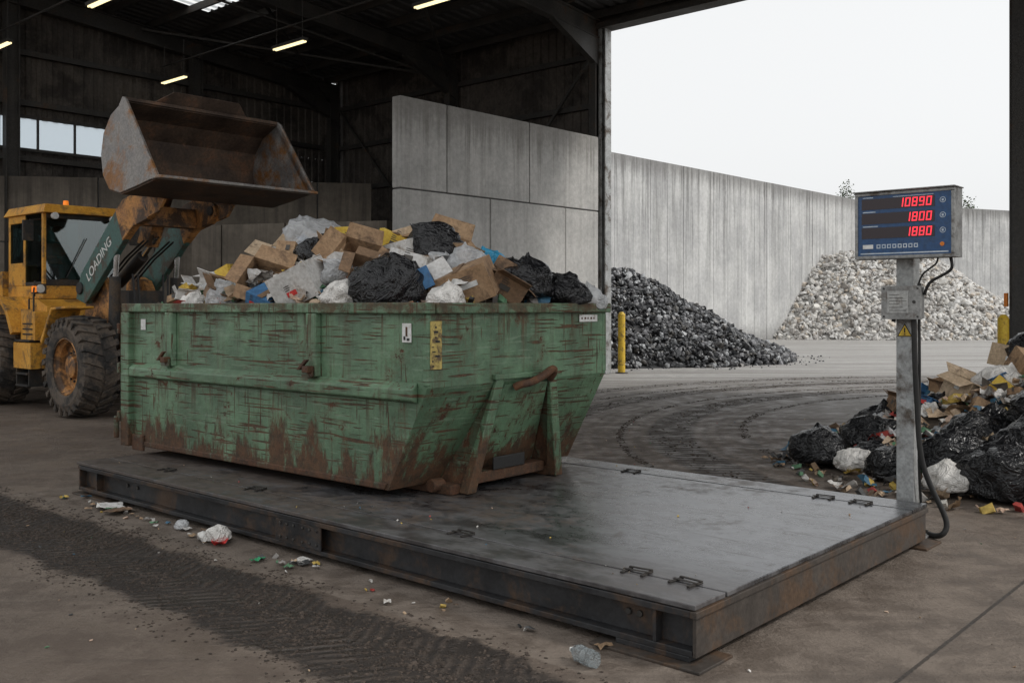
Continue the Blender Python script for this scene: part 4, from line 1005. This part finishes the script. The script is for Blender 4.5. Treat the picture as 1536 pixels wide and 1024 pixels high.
# operator in the cab
vest=grunge('hi_vis_cloth',(.55,.12,.03),(.62,.16,.04)); skin=grunge('skin',(.42,.25,.18),(.48,.3,.21)); trous=grunge('dark_cloth',(.03,.035,.05),(.04,.045,.06))
op=E('loader_operator',(-7.1,18.46,0),ROT)
def skinned(name,pts,edges,rad,mat,root=0):
    me=bpy.data.meshes.new(name); me.from_pydata(pts,edges,[]); me.materials.append(mat)
    o=bpy.data.objects.new(name,me); COL.objects.link(o); o.parent=op
    o.modifiers.new('s','SKIN')
    for i,r_ in enumerate(rad): me.skin_vertices[0].data[i].radius=(r_,r_)
    me.skin_vertices[0].data[root].use_root=True
    q=o.modifiers.new('u','SUBSURF'); q.levels=1; q.render_levels=2
    return o
X0=-3.45
skinned('torso_and_arms',[(X0,0,2.78),(X0-.03,0,3.0),(X0-.05,0,3.22),(X0-.03,0,3.36),(X0-.04,-.2,3.27),(X0+.12,-.27,3.02),(X0+.38,-.17,3.03),(X0-.04,.2,3.27),(X0+.12,.27,3.02),(X0+.38,.17,3.03)],
 [(0,1),(1,2),(2,3),(2,4),(4,5),(5,6),(2,7),(7,8),(8,9)],[.15,.15,.16,.07,.075,.055,.04,.075,.055,.04],vest)
skinned('legs',[(X0,0,2.8),(X0+.05,-.1,2.78),(X0+.48,-.14,2.82),(X0+.6,-.14,2.5),(X0+.75,-.14,2.47),(X0+.05,.1,2.78),(X0+.48,.14,2.82),(X0+.6,.14,2.5),(X0+.75,.14,2.47)],[(0,1),(1,2),(2,3),(3,4),(0,5),(5,6),(6,7),(7,8)],[.13,.1,.075,.055,.045,.1,.075,.055,.045],trous)
hp_=[(X0-.02,0,3.36),(X0-.02,0,3.45),(X0+.0,0,3.56),(X0+.0,0,3.63)]
skinned('head',hp_+[(X0+.1,0,3.53)],[(0,1),(1,2),(2,3),(2,4)],[.055,.07,.095,.07,.02],skin)
for sg in(-1,1):
    hx,hy,hz=X0+.4,sg*.17,3.03
    pts=[(hx-.02,hy,hz),(hx+.05,hy,hz)]; ed=[(0,1)]; rd=[.032,.036]
    for k in range(4):
        oy=(-.03+.02*k); i=len(pts); pts+=[(hx+.09,hy+oy,hz+.01),(hx+.12+.008*(k in(1,2)),hy+oy,hz-.01),(hx+.115,hy+oy,hz-.035)]; ed+=[(1,i),(i,i+1),(i+1,i+2)]; rd+=[.009,.009,.008]
    i=len(pts); pts+=[(hx+.05,hy-sg*.045,hz+.0),(hx+.085,hy-sg*.055,hz-.01)]; ed+=[(1,i),(i,i+1)]; rd+=[.011,.009]
    skinned('hand',pts,ed,rd,skin)
b=MB(); hat=grunge('hard_hat',(.6,.2,.03),(.65,.25,.04))
bm=bmesh.new(); bmesh.ops.create_uvsphere(bm,u_segments=20,v_segments=12,radius=.13)
vv=[(q.co.x*1.1+X0,q.co.y,max(q.co.z,-.01)+3.6) for q in bm.verts]; ff=[tuple(x.index for x in q.verts) for q in bm.faces]; bm.free(); b.raw(vv,ff,hat); b.box(X0+.05,X0+.2,-.08,.08,3.59,3.60,hat)
b.done('hard_hat',op,smooth=True)

# ---------------------------------------------------------------- loose soil in the tyre tracks
so_m=islands('soil_clods',[(.04,.029,.022),(.06,.044,.034),(.032,.024,.018),(.08,.06,.047),(.05,.037,.028)],.9,.4,40)
def plat(u,v_,z=.0): return (1.01+HX*u+VX*v_,5.37+HY*u+VY*v_,z)
tk=E('tyre_track_soil'); r=np.random.default_rng(21); V=[];F=[];o=0
CV=np.array([(-1,-1,-.6),(1,-1,-.6),(1,1,-.6),(-1,1,-.6),(-.6,-.6,.7),(.6,-.6,.7),(.6,.6,.7),(-.6,.6,.7)]); CF=[(4,5,6,7),(0,1,5,4),(1,2,6,5),(2,3,7,6),(3,0,4,7)]
def addclod(x,y,s):
    global o
    a=r.uniform(0,6.28); c,s_=math.cos(a),math.sin(a)
    v=CV*r.uniform(.55,1.15,(8,1))*np.array([s,s*r.uniform(.5,1),s*r.uniform(.25,.6)])
    v=np.stack([v[:,0]*c-v[:,1]*s_+x,v[:,0]*s_+v[:,1]*c+y,v[:,2]+s*.15],1); V.append(v)
    F.extend([tuple(q+o for q in f) for f in CF]); o+=8
n_=0
while n_<13000:
    u=r.uniform(-10.5,1.5); v_=r.normal(-.95,.33)
    if not -1.75<v_<-.33: continue
    x,y,_=plat(u,v_)
    if y<3.3: continue
    den=noise.noise(Vector((x*1.6,y*1.6,0)))+.5*noise.noise(Vector((x*5,y*5,0)))+.35*math.sin(u*45+abs(v_+.95)*30)
    if den<r.uniform(-.5,.55): continue
    n_+=1; addclod(x,y,r.uniform(.004,.015)*(1.6 if r.random()<.04 else 1))
n_=0
while n_<5000:
    a=r.uniform(1.7,3.5); k=ARCS[r.integers(0,6)]; rr_=r.uniform(k[0],k[1]); x=12.6+rr_*math.cos(a); y=13.8+rr_*math.sin(a)
    pv_=(x-1.01)*VX+(y-5.37)*VY
    if pv_<4.3: continue
    n_+=1
    if noise.noise(Vector((x*1.3,y*1.3,3)))<r.uniform(-.5,.3): continue
    addclod(x,y,r.uniform(.008,.025))
m=MB(); m.v=[tuple(p) for p in np.vstack(V)]; m.f=F; m.m=[0]*len(F); m.mats=[so_m]; m.done('clods',tk,recalc=False)

# ---------------------------------------------------------------- scattered litter by the scale
lt=E('scattered_litter'); b=MB()
rs=random.Random(77)
for i in range(90):
    u=rs.uniform(-7.6,-.3); v_=-abs(rs.gauss(.12,.14))-.02
    if u>-3.2 and rs.random()<.7: continue
    a=rs.uniform(.012,.04); c=plat(u,v_,.01)
    if rs.random()<.5: sheet(b,(c[0],c[1],.02),a*2.6,3000+i,mixt,.3,4,.1)
    else: chunk(b,c,(a,a*.7,a*.3),mixt,rs)
for i in range(320):
    x=rs.uniform(-6,6);y=rs.uniform(3,19)
    u=(x-1.01)*HX+(y-5.37)*HY; v_=(x-1.01)*VX+(y-5.37)*VY
    if -8<u<.2 and -.1<v_<3.9: continue
    a=rs.uniform(.004,.016); chunk(b,(x,y,.005),(a,a*.8,a*.35),mixt,rs)
for i in range(60):
    c=plat(rs.uniform(-7.3,-.2),rs.uniform(.1,.7) if i<35 else rs.uniform(.1,3.6),T+.004); a=rs.uniform(.004,.010); chunk(b,c,(a,a*.8,a*.3),mixt,rs)
b.done('scraps',lt,recalc=False)
b=MB()
c=plat(-4.5,-.18,.07); bag(b,c,.085,bagg,201,.9,True,3); c=plat(-4.42,-.22,.03); sheet(b,c,.13,33,redp,.3,5,.2); sheet(b,plat(-4.65,-.15,.03),.25,35,cardw,.3,6,.1)
sheet(b,plat(-6.55,-.12,.03),.32,36,cardw,.1,6,.05); sheet(b,plat(-6.3,-.0-.15,.03),.25,37,card2,.1,6,.05)
grn=grunge('green_wrapper',(.02,.25,.1),(.03,.3,.13)); sheet(b,plat(-3.75,-.3,.02),.11,38,grn,.3,5,.1); sheet(b,plat(-3.45,-.1,.02),.16,39,bagg,.3,5,.1); bag(b,plat(-5.2,-.12,.04),.06,bagw,208,.8,True,3)
b.done('paper_and_bags',lt,smooth=False,recalc=False)
bt=E('crushed_plastic_bottle',(.40,5.45,.0),.6); b=MB(); btm=plastic('bottle_plastic',(.35,.4,.42),.12,.45,25,.8)
pr=[(.0,-.10),(.045,-.10),(.05,-.075),(.045,-.05),(.052,-.03),(.042,0),(.052,.03),(.044,.05),(.03,.075),(.014,.09),(.014,.10),(0,.10)]
b.lathe(pr,(0,0,.05),btm,18); b.rod((0,.10,.05),(0,.115,.05),.016,white,12)
b.v=[(x+.012*noise.noise(Vector((x*40,y*30,z*40))),y,z+.018*noise.noise(Vector((x*30,y*40,z*30+5)))) for x,y,z in b.v]
b.done('bottle',bt,smooth=False)

# ---------------------------------------------------------------- treetops behind the wall
leafm=islands('foliage',[(.05,.08,.03),(.08,.11,.045),(.035,.06,.025),(.1,.12,.06)],.7,.1,5)
bark=grunge('bark',(.08,.06,.045),(.12,.09,.07),5)
def tree(x,y,h,r,seed):
    e=E('tree',(x,y,0)); b=MB(); rs=random.Random(seed)
    b.rod((0,0,0),(.1,.0,h*.8),.16,bark,8,.05); b.rod((.1,0,h*.8),(.0,.0,h),.05,bark,6,.01); tips=[]
    for i in range(14):
        z=h*rs.uniform(.62,.96); a=rs.uniform(0,6.28); l=r*(1.1-(z/h-.6)*1.8)
        p=(math.cos(a)*l,math.sin(a)*l,z+l*.6); b.rod((.08,0,z),p,.03,bark,5,.008); tips.append(p)
    tips.append((0,0,h))
    b.done('trunk_and_limbs',e)
    b=MB()
    for t in tips:
        for k in range(60):
            c=Vector(t)+Vector((rs.gauss(0,.22),rs.gauss(0,.22),rs.gauss(0,.28)))
            s=rs.uniform(.05,.11); d=Vector((rs.uniform(-1,1),rs.uniform(-1,1),rs.uniform(-1,1))).normalized(); q=d.orthogonal().normalized()*s; w_=d.cross(q).normalized()*s*.6
            b.raw([c-q,c+w_,c+q,c-w_],[(0,1,2,3)],leafm)
    b.done('leaves',e,recalc=False)
tree(25.9,75.3,11.2,.7,1); tree(37.5,80.2,10.6,.7,2)
